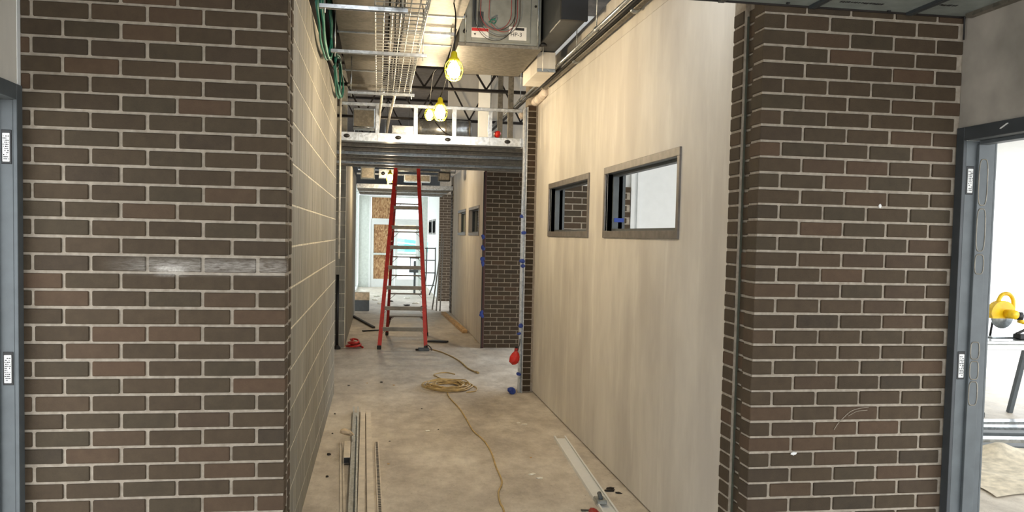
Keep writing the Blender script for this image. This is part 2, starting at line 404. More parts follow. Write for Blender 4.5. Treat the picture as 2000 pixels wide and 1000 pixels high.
w1 = struct('window_1', None, None, 'grey steel window frame nearest the brick pier'); winframe(w1, 4.66, 6.31, 1.725, 2.256, XD, .14)
MB().box(1.775, 1.85, 6.245, 6.2505, 1.845, 1.875).build('tape_strip', 'blue_tape', w1)
w2 = struct('window_2', None, None, 'grey steel window frame farther down the drywall'); winframe(w2, 6.78, 8.44, 1.725, 2.256, XD, .14)

# lobby side walls and their steel door frames -----------------------------------------
XLL, XRR = -1.312, 2.52
DOPEN = (2.38, 3.35)
HT, HF = 2.18, 2.237
o = struct('wall_lobby_left', MB().box(XLL-.14, XLL, 2.33, 3.405, HF, 2.95).box(XLL-.14, XLL, -.8, 2.33, 0, 2.95), 'drywall')
MB().box(XLL-.0, XLL+.002, 3.372, 3.40, HF, 2.95).build('corner_bead', 'white', o)
struct('wall_lobby_right', MB().box(XRR+.005, XRR+.14, 2.33, 3.405, HF, 2.72).box(XRR+.005, XRR+.14, -.8, 2.33, 0, 2.72), 'drywall_shaded')  # greyer drywall colour: the shade on this wall is painted in
def doorframe(name, x, sgn, label):
    """pressed steel door frame in a wall along Y; sgn=+1: the wall lies at larger x"""
    d = struct(name, None, None, label)
    X = lambda a: x+sgn*a
    def bx(mb, a0, a1, y0, y1, z0, z1): x0, x1 = sorted((X(a0), X(a1))); return mb.cham(x0, x1, y0, y1, z0, z1, .0015)
    for (y, s) in ((DOPEN[1], 1), (DOPEN[0], -1)):
        e = sorted((y, y+s*.049)); m = MB(); bx(m, -.008, .006, e[0], e[1], 0, HF); m.build('jamb_face', 'frame_dark' if sgn > 0 else 'frame', d)
        e = sorted((y, y+s*.012)); m = MB(); bx(m, .006, .146, e[0], e[1], 0, HT); m.build('jamb', 'frame', d)
        e = sorted((y, y-s*.016)); m = MB(); bx(m, .056, .108, e[0], e[1], 0, HT-.016); m.build('stop', 'frame', d)
        e = sorted((y+s*.012, y+s*.049)); m = MB(); bx(m, .146, .156, y if s > 0 else y-.049, y+.049 if s > 0 else y, 0, HF); m.build('jamb_face', 'frame', d)
    m = MB(); bx(m, -.008, .006, DOPEN[0], DOPEN[1], HT, HF); m.build('head_face', 'frame_dark' if sgn > 0 else 'frame', d)
    m = MB(); bx(m, .006, .146, DOPEN[0], DOPEN[1], HT, HT+.012); m.build('head', 'frame', d)
    m = MB(); bx(m, .056, .108, DOPEN[0]+.016, DOPEN[1]-.016, HT-.016, HT); m.build('head_stop', 'frame', d)
    for z in (2.008, 1.195):
        p = MB(); bx(p, .010, .046, 3.3475, 3.351, z-.062, z+.062); hp = p.build('hinge_pocket', 'black', d)
        q = MB(); bx(q, .016, .041, 3.3455, 3.348, z-.054, z+.050); q.build('sticker', 'sticker', hp)
        t = MB(); rn = random.Random(int(z*100))
        for r_ in range(12):
            zz = z-.046+r_*.0075; a = rn.uniform(.018, .022)
            while a < .037:
                wdt = rn.uniform(.001, .005); 
                if rn.random() < .75: x0, x1 = sorted((X(a), X(min(a+wdt, .039)))); t.box(x0, x1, 3.3450, 3.3456, zz, zz+.0042)
                a += wdt+.0012
        t.build('print', 'ink', hp)
    return d
dl = doorframe('door_1', XLL, -1, 'blue grey steel door frame at the picture edge beside brick')
dr = doorframe('door_2', XRR, 1, 'blue grey steel door frame of the bright room')
def residue(z0, z1):                      # pale adhesive outlines left on the stop of the door frame
    m = MB(); xa, xb = 2.580, 2.622; y = 3.3335; xm = (xa+xb)/2
    pts = [(xm+(xb-xa)/2*math.copysign(abs(math.cos(t))**.45, math.cos(t)), y, (z0+z1)/2+(z1-z0)/2*math.copysign(abs(math.sin(t))**.7, math.sin(t))) for t in [2*PI*i/26 for i in range(26)]]
    m.tube(pts, .0026, 5, closed=True); m.build('glue_outline', 'galv_dull', dr)
for a, b in ((2.10, 1.90), (1.885, 1.70), (1.685, 1.60), (1.30, 1.225), (1.215, 1.135), (1.125, 1.02)): residue(b, a)
MB().bar((XRR-.009, 3.13, 2.205), (XRR-.009, 3.09, 2.222), .002, .012, (1, 0, 0)).build('scuff', 'sticker', dr)
# lobby ceiling: pans, furring and a track along the brick ------------------------------
lc = struct('ceiling_lobby', MB().box(-1.45, 2.66, -.8, 3.398, 2.722, 2.95), 'ceil_pan')
for i, x in enumerate((-1.05, -.64, -.23, .18, .59, .99, 1.395, 1.80, 2.25)):
    m = MB(); cstud(m, (x, -.8, 2.722), (x, 3.39, 2.722), .026, .013, (1, 0, 0), (0, 0, -1)); m.build('furring_channel', 'frame_dark', lc)
m = MB(); m.cham(-1.31, 2.518, 3.392, 3.398, 2.714, 2.722, .001); m.build('edge_track', 'dark_steel', lc)
m = MB(); m.cham(XRR-.03, XRR+.005, -.8, 3.352, 2.705, 2.742, .002); m.build('wall_track', 'galv_dull', lc)
for cx, cy, n_ in ((1.99, 3.30, 16), (2.35, 3.25, 12)):            # worn stamping on the pans, no longer legible
    m = MB(); rn = random.Random(n_); x = cx-.11
    for k in range(n_):
        w_ = rn.uniform(.005, .012); m.box(x, x+w_, cy-.012+rn.uniform(0, .006), cy+.012-rn.uniform(0, .006), 2.7212, 2.7225); x += w_+rn.uniform(.002, .006)
    o = m.build('worn_stamp', 'ink', lc); o['kind'] = 'stuff'
for x, y in ((1.68, 3.365), (2.15, 3.38)): MB().cyl((x, y, 2.717), (x, y, 2.723), .008, 10).build('screw', 'black', lc)
MB().cyl((2.513, 3.385, 2.62), (2.513, 3.385, 2.95), .004, 6).build('hanger_wire', 'black', lc)
struct('trim_1', MB().box(-.36, 1.64, 3.42, 3.60, 2.78, 2.95), 'galv_dull', 'steel header over the corridor mouth')

# bright room beyond the drywall ---------------------------------------------------------
struct('wall_room_back', MB().box(1.842, 6.0, 8.98, 9.30, 0, 4.1).box(5.85, 6.0, 9.30, 11.6, 0, 4.1).box(5.85, 9.3, 11.6, 11.75, 0, 4.1), 'white')
struct('ceiling_room', MB().box(1.86, 9.3, .6, 8.98, 2.74, 2.80).box(6.0, 9.3, 8.98, 11.6, 2.74, 2.80), 'white')
rb = struct('wall_room_brick', MB().box(1.86, 2.70, 8.905, 8.979, 0, 2.28), 'mortar', 'brick panel seen through the corridor windows')
nb = 0
for k in range(0, 34):
    zb = k*BZ+JB/2; zt = (k+1)*BZ-JB/2; x = 1.86-(.1 if k % 2 else 0)
    if zb < 1.4 or zt > 2.28: continue
    while x < 2.70:
        a, b = max(x, 1.86)+JV/2, min(x+BX, 2.712)-JV/2
        if b-a > .03: brick(rb, a, b, 8.90, 8.96, zb, zt)
        x += BX
struct('trim_2', MB().box(2.72, 2.76, 8.93, 8.979, 0, 2.74).box(2.80, 2.83, 8.95, 8.979, 0, 2.74), 'white', 'white strips on the wall of the bright room')

# pier, cross corridor and second corridor -------------------------------------------------
def brick_face(parent, x0, x1, y, z0, z1, joined=False, dep=.06, start=0.0):
    mb = MB(); k0 = int(round(z0/BZ)); k = k0
    while (k+1)*BZ <= z1+.01:
        zb, zt = k*BZ+JB/2, (k+1)*BZ-JB/2; x = x0-start-(BX/2 if k % 2 else 0)
        while x < x1:
            a, b = max(x, x0)+JV/2, min(x+BX, x1)-JV/2
            if b-a > .03:
                if joined: mb.box(a, b, y, y+dep, zb, zt)
                else: brick(parent, a, b, y, y+dep, zb, zt)
            x += BX
        k += 1
    if joined: o = mb.build('brickwork', 'brick', parent); o['kind'] = 'stuff'
wp = struct('wall_pier', MB().box(1.606, 1.86, 9.168, 9.36, 0, 3.6), 'mortar', 'narrow brick pier behind the taped steel post')
for k in range(0, 47):
    zb, zt = k*BZ+JB/2, (k+1)*BZ-JB/2
    brick(wp, 1.60, 1.692, 9.162, 9.35, zb, zt)
struct('wall_cross_near', MB().box(1.86, 3.4, 9.30, 9.49, 0, 4.1).box(-4.2, -.66, 9.0, 9.13, 0, 4.1), 'drywall')
wf = struct('wall_cross_far', MB().box(1.617, 3.05, 12.788, 12.95, 0, 4.1).box(3.05, 3.4, 12.788, 12.95, 0, 4.1), 'mortar', 'dark brick wall facing the cross corridor')
brick_face(wf, 1.617, 3.05, 12.78, 0, 2.69)
wc = struct('wall_cross_block', MB().box(-4.2, -.472, 12.762, 12.95, 0, 4.1), 'block_mortar', 'shaded block wall at the far side of the cross corridor')
for r_ in range(0, 14):
    x = -.472-(.2 if r_ % 2 else .0)
    ed = [-.472]+[x-.4064*i for i in range(0 if r_ % 2 else 1, 4)]
    for a, b in zip(ed, ed[1:]):
        if a-b > .05: brick(wc, b+.004, a-.004, 12.76, 12.9, r_*.2032+.004, (r_+1)*.2032-.004, 'cmu', 'block', .0006, .002)
struct('wall_end_left', MB().box(-4.3, -4.2, 9.0, 12.95, 0, 4.1).box(-4.3, -4.2, 18.4, 22, 0, 4.1), 'drywall')
struct('wall_second_left', MB().box(-.66, -.47, 12.95, 18.4, 0, 2.9), 'cmu', 'block wall of the farther corridor')
X2 = 1.615
w2r = struct('wall_second_right', pierced(MB(), X2, X2+.13, 12.95, 18.4, 0.01, 3.0, [(13.64, 15.10, 1.75, 2.17), (15.74, 17.15, 1.75, 2.17)]), 'drywall', 'drywall of the farther corridor with two windows')
w3 = struct('window_3', None, None, 'dark window nearest in the farther corridor'); winframe(w3, 13.60, 15.15, 1.715, 2.21, X2, .14, glass=True)
w4 = struct('window_4', None, None, 'dark window farthest in the farther corridor'); winframe(w4, 15.70, 17.20, 1.715, 2.21, X2, .14, glass=True)
struct('wall_room_second', MB().box(3.4, 3.5, 12.95, 18.4, 0, 4.1), 'dark_room')
struct('trim_3', MB().box(1.585, 1.614, 12.755, 12.81, 0, 2.70), 'brown_trim', 'dark reddish corner strip at the brick edge with blue tape')
p2 = struct('wall_pier_second', MB().box(1.607, 1.86, 18.4, 18.95, 0, 3.0), 'mortar', 'brick pier at the end of the farther drywall')
mb = MB()
for k in range(0, 42): mb.box(1.60, 1.70, 18.405+(k % 2)*.1, 18.59+(k % 2)*.1, k*BZ+JB/2, (k+1)*BZ-JB/2); mb.box(1.60, 1.70, 18.61+(k % 2)*.1, 18.80+(k % 2)*.1, k*BZ+JB/2, (k+1)*BZ-JB/2)
o = mb.build('brickwork', 'brick', p2); o['kind'] = 'stuff'
w5 = struct('wall_end_right', MB().box(1.557, 3.0, 21.807, 21.95, 0, 4.1), 'mortar', 'farthest brick wall beside the white vestibule')
brick_face(w5, 1.557, 2.6, 21.80, 0, 2.75, joined=True)
struct('wall_end_shaft', MB().box(-4.2, -.56, 21.8, 21.95, 0, 4.1).box(-.56, 1.557, 21.8, 21.95, 2.95, 4.1), 'frame_dark', 'dark strip of wall before the white vestibule')
wv = struct('added_glazing', MB().box(-.66, -.60, 21.95, 27.4, 0, .12).box(-.66, -.60, 21.95, 27.4, 2.95, 3.2), 'white', 'added white framed side glazing that brings daylight into the vestibule')  # glazed side added so daylight brightens the vestibule
for y in (22.0, 23.75, 25.5, 27.3): MB().cham(-.66, -.60, y-.04, y+.04, .12, 2.95, .004).build('mullion', 'white', wv)
for y in (22.04, 23.79, 25.54): MB().box(-.634, -.626, y, y+1.67, .12, 2.95).build('pane', 'glass', wv)
struct('wall_vestibule_right', pierced(MB(), 1.60, 1.73, 21.95, 27.4, 0, 3.2, [(23.9, 25.05, 1.75, 2.12), (25.5, 26.9, 1.75, 2.12)]), 'white')
w6 = struct('window_5', None, None, 'small dark window in the white vestibule, nearer one'); winframe(w6, 23.86, 25.09, 1.715, 2.155, 1.60, .14, glass=True)
w7 = struct('window_6', None, None, 'small dark window in the white vestibule, farther one'); winframe(w7, 25.46, 26.94, 1.715, 2.155, 1.60, .14, glass=True)
struct('wall_room_vestibule', MB().box(3.2, 3.3, 21.95, 27.4, 0, 4.1), 'dark_room')
struct('ceiling_vestibule', MB().box(-.7, 3.2, 21.95, 27.4, 3.2, 3.3), 'white')
struct('wall_outside', MB().box(-.9, -.6, 27.4, 27.6, 0, 4.1).box(1.73, 12, 27.4, 27.6, 0, 4.1).box(-.9, 1.73, 27.4, 27.6, 2.96, 4.1), 'white')

# daylight openings
portal('portal_lobby', (.6, -.82, 1.4), (PI/2, 0, 0), 3.8, 2.7)
portal('portal_room', (9.28, 6.1, 1.4), (0, PI/2, 0), 2.7, 11.0)
portal('portal_room_side', (6.0, .58, 1.4), (PI/2, 0, 0), 6.6, 2.7)
portal('portal_cross', (3.38, 11.1, 2.0), (0, PI/2, 0), 4.0, 3.2)
portal('portal_cross_far', (3.38, 20.1, 2.0), (0, PI/2, 0), 4.0, 3.3)
portal('portal_side', (-.7, 24.7, 1.5), (0, -PI/2, 0), 2.9, 5.4)
portal('portal_doors', (.4, 27.5, 1.45), (-PI/2, 0, 0), 2.1, 2.8)

# ------------------------------------------------------------------ soffits framed of steel studs
def soffit(name, y0, y1, z, x0, x1, top, verts, label, holes=True, wide=0):
    s = thing(name, label, 'soffit framing', ((x0+x1)/2, y0, z)); L = Vector((-(x0+x1)/2, -y0, -z))
    def bd(mb, nm, mat): o = mb.build(nm, mat, s); o.location = L; return o
    m = MB(); m.box(x0, x1, y0, y0+.0015, z, z+.092); m.box(x0, x1, y0, y0+.04, z, z+.0015); m.box(x0, x1, y0, y0+.04, z+.0905, z+.092)
    f = bd(m, 'face_stud', 'galv_bright')
    if holes:
        for x in (x0+.08, x0+.62, x0+1.15, x0+1.80):
            h = MB(); h.lathe((x, y0-.001, z+.05), [(.0, 0), (.021, 0), (.021, .0012), (0, .0012)], 14, (0, 1, 0)); h2 = h.build('knockout', 'black', f); h2.scale = (1.6, 1, 1); h2.location = (x*(1-1.6), 0, 0)
        for i in range(9):
            x = x0+.2+i*.2; q = MB().box(x, x+.002, y0-.0008, y0, z+.004, z+.088); q.build('crease', 'galv_dull', f)
    n = max(3, int((y1-y0)/.42)); 
    for i in range(n):
        y = y0+.10+(y1-y0-.16)*i/(n-1); m = MB()
        cstud(m, (x0-(1.2 if wide and y > y0+.1 else 0), y, z), (x1+(wide if y > y0+.36 else 0), y, z), .092, .04, (0, 1, 0), (0, 0, 1)); bd(m, 'cross_stud', 'galv_dull' if i % 3 else 'galv')
        if i < n-1:
            yy = y0+.10+(y1-y0-.16)*(i+1)/(n-1)
            bd(MB().box(x0, x1+(wide if y > y0+.36 else 0), y+.05, yy-.05, z+.03, z+.042), 'backing_board', 'dark_steel' if i % 2 else 'roof')
    m = MB(); m.box(x0, x1, y0, y0+.035, top, top+.003); m.box(x0, x1, y0, y0+.0015, top-.03, top+.003); m.box(x0, x1, y0+.0335, y0+.035, top-.03, top+.003); bd(m, 'top_track', 'galv_bright')
    for x in verts:
        m = MB(); cstud(m, (x, y0+.017, z+.09), (x, y0+.017, top), .041, .03, (1, 0, 0), (0, 1, 0)); bd(m, 'upright_stud', 'galv_bright')
    return s
s1 = soffit('soffit_framing', 9.17, 12.75, 2.695, -.42, 1.545, 3.10, (-.02, .385, .80, 1.19), 'galvanized steel stud soffit spanning the corridor above the cross hall', True, 1.7)
rs = MB(); rs.box(.28, 1.2, 12.30, 12.33, 2.66, 2.694); 
mk = MB()
for i in range(22):
    x = .12+i*.045; mk.box(x, x+random.uniform(.012, .035), 9.9+.02*(i % 3), 9.925+.02*(i % 3), 2.6935, 2.6945)
o = mk.build('ink_marks', 'ink', s1); o['kind'] = 'stuff'; o.location = (-.5775, -9.17, -2.695)
s2 = soffit('soffit_framing', 18.42, 21.78, 2.68, -.46, 1.60, 3.0, (.2, .9), 'grey steel soffit framing at the far end before the vestibule', False)

# steel post with blue tape by the pier
st = thing('steel_stud', 'upright galvanized steel stud at the brick pier with blue tape pieces', 'stud', (1.565, 9.10, 0))
m = MB(); cstud(m, (0, .02, 0), (0, .02, 3.12), .05, .04, (1, 0, 0), (0, -1, 0)); m.build('channel', 'galv_bright', st)
for i, (z, dx) in enumerate(((1.94, -.02), (1.76, -.005), (1.45, -.012), (1.40, 0), (.74, -.012), (.66, -.03), (.22, -.022))):
    MB().blob((dx, -.028, z), .027, 20+i, .6, 2, (1.0, .35, .75)).build('tape_piece', 'blue_tape', st)
st2 = thing('corner_guard', 'thin upright corner guard on the far brick edge with blue tape pieces', 'corner guard', (1.575, 12.74, 0))
MB().box(-.008, .008, -.008, .008, 0, 2.68).build('strip', 'rubber', st2)
for i, z in enumerate((1.70, 1.55, 1.36, 1.30, .56, .50)): MB().blob((0, -.015, z), .034, 40+i, .6, 2, (.8, .3, 1.0)).build('tape_piece', 'blue_tape', st2)
jg = thing('plastic_oddment', 'small unidentified red plastic jug hung low beside the taped steel stud', 'oddment', (1.50, 9.02, .34))  # unidentified red plastic object; its form is guessed
MB().blob((0, 0, .07), .055, 19, .5, 2, (.8, .7, 1.15)).build('body', 'red', jg); MB().cyl((.0, 0, .12), (.004, 0, .165), .02, 10).build('neck', 'red_dark', jg); MB().cyl((.004, 0, .165), (.006, 0, .185), .017, 10).build('stopper', 'black', jg); MB().tube(smooth_path([(.02, 0, .14), (.04, .02, .2), (.05, .04, .26)], 3), .004, 6).build('hanger', 'black', jg)
tag(MB().blob((1.47, 9.02, .04), .048, 9, .5, 2, (1, .9, .85)).build('tape_ball', 'blue_tape'), 'crumpled ball of blue tape on the floor by the steel stud', 'tape')

# ------------------------------------------------------------------ ladder
def ladder():
    t = thing('step_ladder', 'tall red fiberglass step ladder standing under the soffit', 'ladder', (.385, 12.62, 0), -math.radians(4.0))
    Hh = 3.02; y_top = .82; yr0 = 1.76
    fw = lambda z: .345-.062*z; fy = lambda z: y_top*z/Hh
    rw = lambda z: .335-.058*z; ry = lambda z: yr0+(y_top+.10-yr0)*z/Hh
    for s in (-1, 1):
        m = MB(); p, q = Vector((s*fw(.04), fy(.04), .04)), Vector((s*fw(Hh), fy(Hh), Hh)); d = (q-p).normalized()
        side = Vector((1, 0, 0)); nrm = d.cross(side).normalized()
        m.extrude([(-.027, -.04), (.027, -.04), (.027, -.032), (-.019, -.032), (-.019, .032), (.027, .032), (.027, .04), (-.027, .04)] if s < 0 else [(.027, -.04), (-.027, -.04), (-.027, -.032), (.019, -.032), (.019, .032), (-.027, .032), (-.027, .04), (.027, .04)], p, q, side, nrm)
        m.build('front_rail', 'red', t)
        m = MB(); p, q = Vector((s*rw(.04), ry(.04), .04)), Vector((s*rw(2.9), ry(2.9), 2.9)); m.bar(p, q, .045, .05, (0, 1, 0)); m.build('rear_rail', 'red_dark', t)
        MB().cham(s*fw(0)-.03, s*fw(0)+.03, -.05, .05, 0, .06, .008).build('foot', 'rubber', t)
        MB().cham(s*rw(0)-.025, s*rw(0)+.025, yr0-.045, yr0+.045, 0, .06, .008).build('foot', 'rubber', t)
        MB().bar((s*(fw(1.6)-.02), fy(1.6), 1.6), (s*(rw(1.6)-.02), ry(1.6), 1.6), .02, .006).build('spreader', 'alu', t)
    for k in range(1, 10):
        z = .305*k; m = MB(); m.cham(-fw(z)+.008, fw(z)-.008, fy(z)-.04, fy(z)+.045, z-.04, z+.014, .003); st = m.build('step', 'alu', t)
        if k <= 8:
            for s in (-1, 1): MB().bar((s*(fw(z)-.01), fy(z)+.01, z-.09), (s*(fw(z)-.09), fy(z)+.01, z-.012), .006, .018, (0, 1, 0)).build('knee_brace', 'alu', st)
    for z in (.33, .72, 1.03, 1.34, 1.75, 2.2):
        m = MB(); m.bar((-rw(z), ry(z), z), (rw(z), ry(z), z), .03, .022); br = m.build('rear_brace', 'alu', t)
        for s in (-1, 1): MB().bar((s*rw(z-.11), ry(z-.1), z-.11), (s*(rw(z)-.11), ry(z), z), .008, .02, (0, 1, 0)).build('diagonal', 'alu', br)
    MB().cham(-.19, .19, y_top-.10, y_top+.20, Hh-.02, Hh+.04, .01).build('top_cap', 'red', t)
    for s in (-1, 1):
        m = MB(); m.extrude([(0, .10), (.05, .29), (.11, .33), (.0, .33)], (s*rw(.2)*.97, ry(.12)-.01, 0), (s*rw(.2)*.97, ry(.12)+.01, 0), (-s, 0, 0), (0, 0, 1)); m.build('gusset', 'brown_trim', t)
ladder()

# ------------------------------------------------------------------ overhead services in the corridor
def ducts():
    def duct(y0, y1, x0, x1, z0, z1, label, seams, mat='duct'):
        d = thing('supply_duct', label, 'duct', ((x0+x1)/2, (y0+y1)/2, z0), group=None); L = (-(x0+x1)/2, -(y0+y1)/2, -z0)
        m = MB(); m.cham(x0, x1, y0, y1, z0, z1, .004); o = m.build('body', mat, d); o.location = L
        for y in seams:
            m = MB(); m.box(x0-.008, x1+.008, y-.014, y+.014, z0-.008, z0+.012); o = m.build('flange', 'galv', d); o.location = L
    duct(4.1, 10.2, -.35, .03, 3.40, 3.75, 'grey sheet metal duct under the roof along the block wall', (5.6, 7.3, 9.0))
    duct(4.1, 8.58, .07, .63, 3.40, 3.75, 'sheet metal duct glowing from the lamp beside the cable tray', (5.4, 6.6, 7.6))
    dk = thing('return_duct', 'dark grey duct box between the heat pump unit and drywall', 'duct', (1.46, 6.9, 3.385))
    MB().cham(-.10, .10, -.5, 1.5, 0, .6, .006).build('body', 'frame_dark', dk); MB().box(-.104, .104, -.51, -.47, -.006, .60).build('flange', 'black', dk)
    bx = thing('framed_chase', 'beige boxed chase under the dark duct by the drywall', 'chase', (1.46, 7.55, 3.20)); MB().cham(-.07, .10, 0, .75, 0, .18, .004).build('board', 'drywall', bx); MB().cham(-.07, .10, -.01, 0, .0, .03, .002).build('edge_strip', 'galv', bx)
ducts()
def hp_unit():
    X0, X1, Y0, Y1, Z0, Z1 = .645, 1.335, 7.1, 8.3, 3.322, 3.86
    u = thing('heat_pump_unit', 'grey ceiling heat pump unit with labels and looped wires', 'heat pump', ((X0+X1)/2, Y0, Z0))
    L = Vector((-(X0+X1)/2, -Y0, -Z0))
    def bd(m, nm, mat, par=None):
        o = m.build(nm, mat, par or u)
        if par is None: o.location = L
        return o
    bd(MB().cham(X0, X1, Y0, Y1, Z0, Z1, .004), 'cabinet', 'unit_grey')
    bd(MB().cham(X0-.012, X1+.012, Y0-.012, Y1+.01, Z0-.03, Z0, .003), 'drain_pan', 'galv_dull')
    fp = bd(MB().cham(X0+.10, X1-.09, Y0-.008, Y0, Z0+.02, Z1-.02, .002), 'front_panel', 'unit_grey')
    bd(MB().box(X0+.105, X0+.14, Y0-.0095, Y0-.008, Z0+.13, Z1-.05).box(X0+.15, X0+.20, Y0-.0095, Y0-.008, Z0+.13, Z0+.26), 'vent', 'frame_dark', fp)
    la = bd(MB().box(X0+.10, X0+.245, Y0-.011, Y0-.009, Z0+.045, Z0+.125), 'warning_label', 'sticker', fp)
    bd(MB().box(X0+.102, X0+.243, Y0-.0118, Y0-.011, Z0+.098, Z0+.123), 'label_band', 'ink_red', la)
    bd(MB().lathe((X0+.13, Y0-.0125, Z0+.072), [(.0, 0), (.011, 0), (.011, .001), (0, .001)], 3, (0, 1, 0)), 'symbol', 'ink', la)
    lb = bd(MB().box(X0+.415, X0+.565, Y0-.011, Y0-.009, Z0+.04, Z0+.15), 'tag_label', 'sticker', fp)
    bd(MB().box(X0+.47, X0+.545, Y0-.0118, Y0-.011, Z0+.122, Z0+.143), 'bar_code', 'ink', lb)
    t = text_mesh('text', 'HP-3', .048, 'ink', (X0+.478, Y0-.0122, Z0+.085), (PI/2, 0, 0), lb)
    rn = random.Random(4)
    for i, (cx, r, sq, mt) in enumerate(((.31, .155, 1.05, 'wire_grey'), (.30, .13, 1.15, 'wire_red'), (.33, .175, 1.1, 'wire_grey'), (.36, .12, 1.2, 'wire_red'), (.29, .17, 1.25, 'black'))):
        cz = Z0+.27-.02*i*.5; pts = [(X0+cx+r*math.cos(a), Y0-.03-.004*i, cz+r*sq*math.sin(a)) for a in [PI*(.02+.0)-PI*k/14 for k in range(15)]]
        pts = [(pts[0][0], pts[0][1], Z1-.02)]+pts+[(pts[-1][0]+.01, pts[-1][1], Z1-.02)]
        bd(MB().tube(smooth_path(pts, 3), .0028, 6), 'wire_loop', mt)
    bd(MB().tube(smooth_path([(X0+.24, Y0-.05, Z0+.165), (X0+.27, Y0-.056, Z0+.19), (X0+.30, Y0-.05, Z0+.18), (X0+.28, Y0-.06, Z0+.155), (X0+.25, Y0-.05, Z0+.175), (X0+.30, Y0-.05, Z0+.205)], 4), .0045, 6), 'wire_tie', 'green_cable')
    for z in (.09, .21): bd(MB().cyl((X0+.045, Y0-.02, Z0+z), (X0+.045, Y0, Z0+z), .016, 10), 'pipe_fitting', 'black')
    bd(MB().cyl((X1-.05, Y0-.006, Z0+.33), (X1-.05, Y0, Z0+.33), .010, 8), 'plug', 'black')
    for x in (X0+.05, X1-.03): bd(MB().cyl((x, Y0-.02, Z0-.02), (x, Y0-.02, 4.08), .005, 6), 'threaded_rod', 'galv')
    bd(MB().lathe((X1+.02, Y0-.01, Z0+.0), [(.0, 0), (.03, 0), (.034, .012), (.02, .03), (.0, .03)], 12), 'isolator', 'black')
    bd(MB().cyl((X1+.02, Y0-.01, Z0-.20), (X1+.02, Y0-.01, Z0), .004, 6), 'rod_tail', 'conduit_white')
hp_unit()
def tray():
    X0, X1, Y0, Y1, Z = -.035, .285, 3.9, 8.4, 3.08
    t = thing('cable_tray', 'wire mesh cable tray hanging along the corridor ceiling', 'cable tray', ((X0+X1)/2, (Y0+Y1)/2, Z)); L = Vector((-(X0+X1)/2, -(Y0+Y1)/2, -Z))
    r = .0042
    m = MB()
    y = Y0
    while y <= Y1:
        m.tube([(X0, y, Z+.10), (X0, y, Z), (X1, y, Z), (X1, y, Z+.10)], r*.85, 4, smooth=False); y += .10
    o = m.build('cross_wires', 'tray_wire', t); o.location = L; o['kind'] = 'stuff'
    for x, z in [(X0+i*(X1-X0)/6, Z+.004) for i in range(7)]+[(X0, Z+.05), (X1, Z+.05), (X0, Z+.10), (X1, Z+.10)]:
        o = MB().cyl((x, Y0, z), (x, Y1, z), r, 6).build('long_wire', 'tray_wire', t); o.location = L
    for i, (x, q) in enumerate(((.10, .010), (.122, .008), (.145, .009))):
        o = MB().tube(smooth_path([(x+.006*math.sin(k*1.7+i), Y0+(Y1-Y0)*k/9, Z+.016+.004*i) for k in range(10)], 3), q, 6).build('cable', 'black', t); o.location = L
    for x in (.02, .145):
        o = MB().lathe((x, Y1+.01, Z+.03), [(.022, 0), (.028, 0), (.028, .03), (.022, .03)], 14, (0, 1, 0)).build('bushing', 'galv', t); o.location = L
tray()
def strut(x0, x1, y, z, label, mat='galv_bright'):
    s = thing('strut_channel', label, 'strut', ((x0+x1)/2, y, z)); hx = (x1-x0)/2
    m = MB(); cstud(m, (-hx, 0, 0), (hx, 0, 0), .041, .022, (0, 1, 0), (0, 0, -1), .003, .01); m.build('channel', mat, s)
    for x in (-hx+.03, hx-.03): MB().cyl((x, 0, -.05), (x, 0, 3.399-z), .005, 6).build('threaded_rod', 'galv', s)
strut(-.36, .16, 5.2, 3.07, 'steel strut channel carrying the near end of the cable tray')
strut(-.36, .345, 6.45, 3.07, 'steel strut channel carrying the middle of the cable tray')
strut(.18, .60, 7.0, 3.37, 'short bright strut channel under the lamp lit duct')
strut(-.30, .33, 8.30, 3.07, 'steel strut channel carrying the far end of the cable tray')
strut(-.34, .06, 9.25, 3.30, 'small strut channel under the end of the grey duct', 'galv_dull')
for i, (p, q, lb) in enumerate((((.02, 8.42, 3.10), (-.02, 9.8, 2.78), 'white conduit sloping down from the tray end, nearer the block wall'), ((.145, 8.42, 3.10), (.07, 9.8, 2.78), 'white conduit sloping down from the tray end, nearer the lamps'))):
    tag(MB().tube(smooth_path([p, (p[0]-.002, 8.7, 3.08), ((p[0]+q[0])/2, 9.2, 2.98), q], 5), .014, 10).build('conduit', 'conduit_white'), lb, 'conduit')
# pipes along the drywall
def pipe(pts, r, mat, label, name='pipe', rings=()):
    p = thing(name, label, 'pipe', pts[0]); L = -Vector(pts[0])
    o = MB().tube(pts, r, 12).build('run', mat, p); o.location = L
    for y in rings:
        o = MB().cyl((pts[0][0], y-.02, pts[0][2]), (pts[0][0], y+.02, pts[0][2]), r*1.45, 12).build('coupling', 'galv', p); o.location = L
        o = MB().cyl((pts[0][0], y, pts[0][2]), (pts[0][0], y, 4.08), .004, 6).build('hanger_rod', 'galv', p); o.location = L
pipe([(1.585, 4.0, 3.272), (1.585, 12.4, 3.272)], .014, 'galv_bright', 'thin bright conduit running along the top of the drywall', 'pipe', (6.2, 9.6))
pipe([(1.612, 4.0, 3.245), (1.612, 12.2, 3.245)], .017, 'black', 'thin black pipe running beside the bright conduit', 'pipe')
pipe([(1.668, 4.0, 3.255), (1.668, 8.6, 3.255)], .026, 'duct', 'grey pipe hugging the drywall below the conduits', 'pipe', (5.5, 7.2))
tag(MB().tube(smooth_path([(1.69, 8.64, 3.22), (1.69, 8.9, 3.20), (1.68, 9.1, 3.19), (1.66, 9.9, 3.14)], 5), .045, 12).build('pipe_wrap', 'insul'), 'pale wrapped insulation on the pipe end above the brick pier', 'insulation')
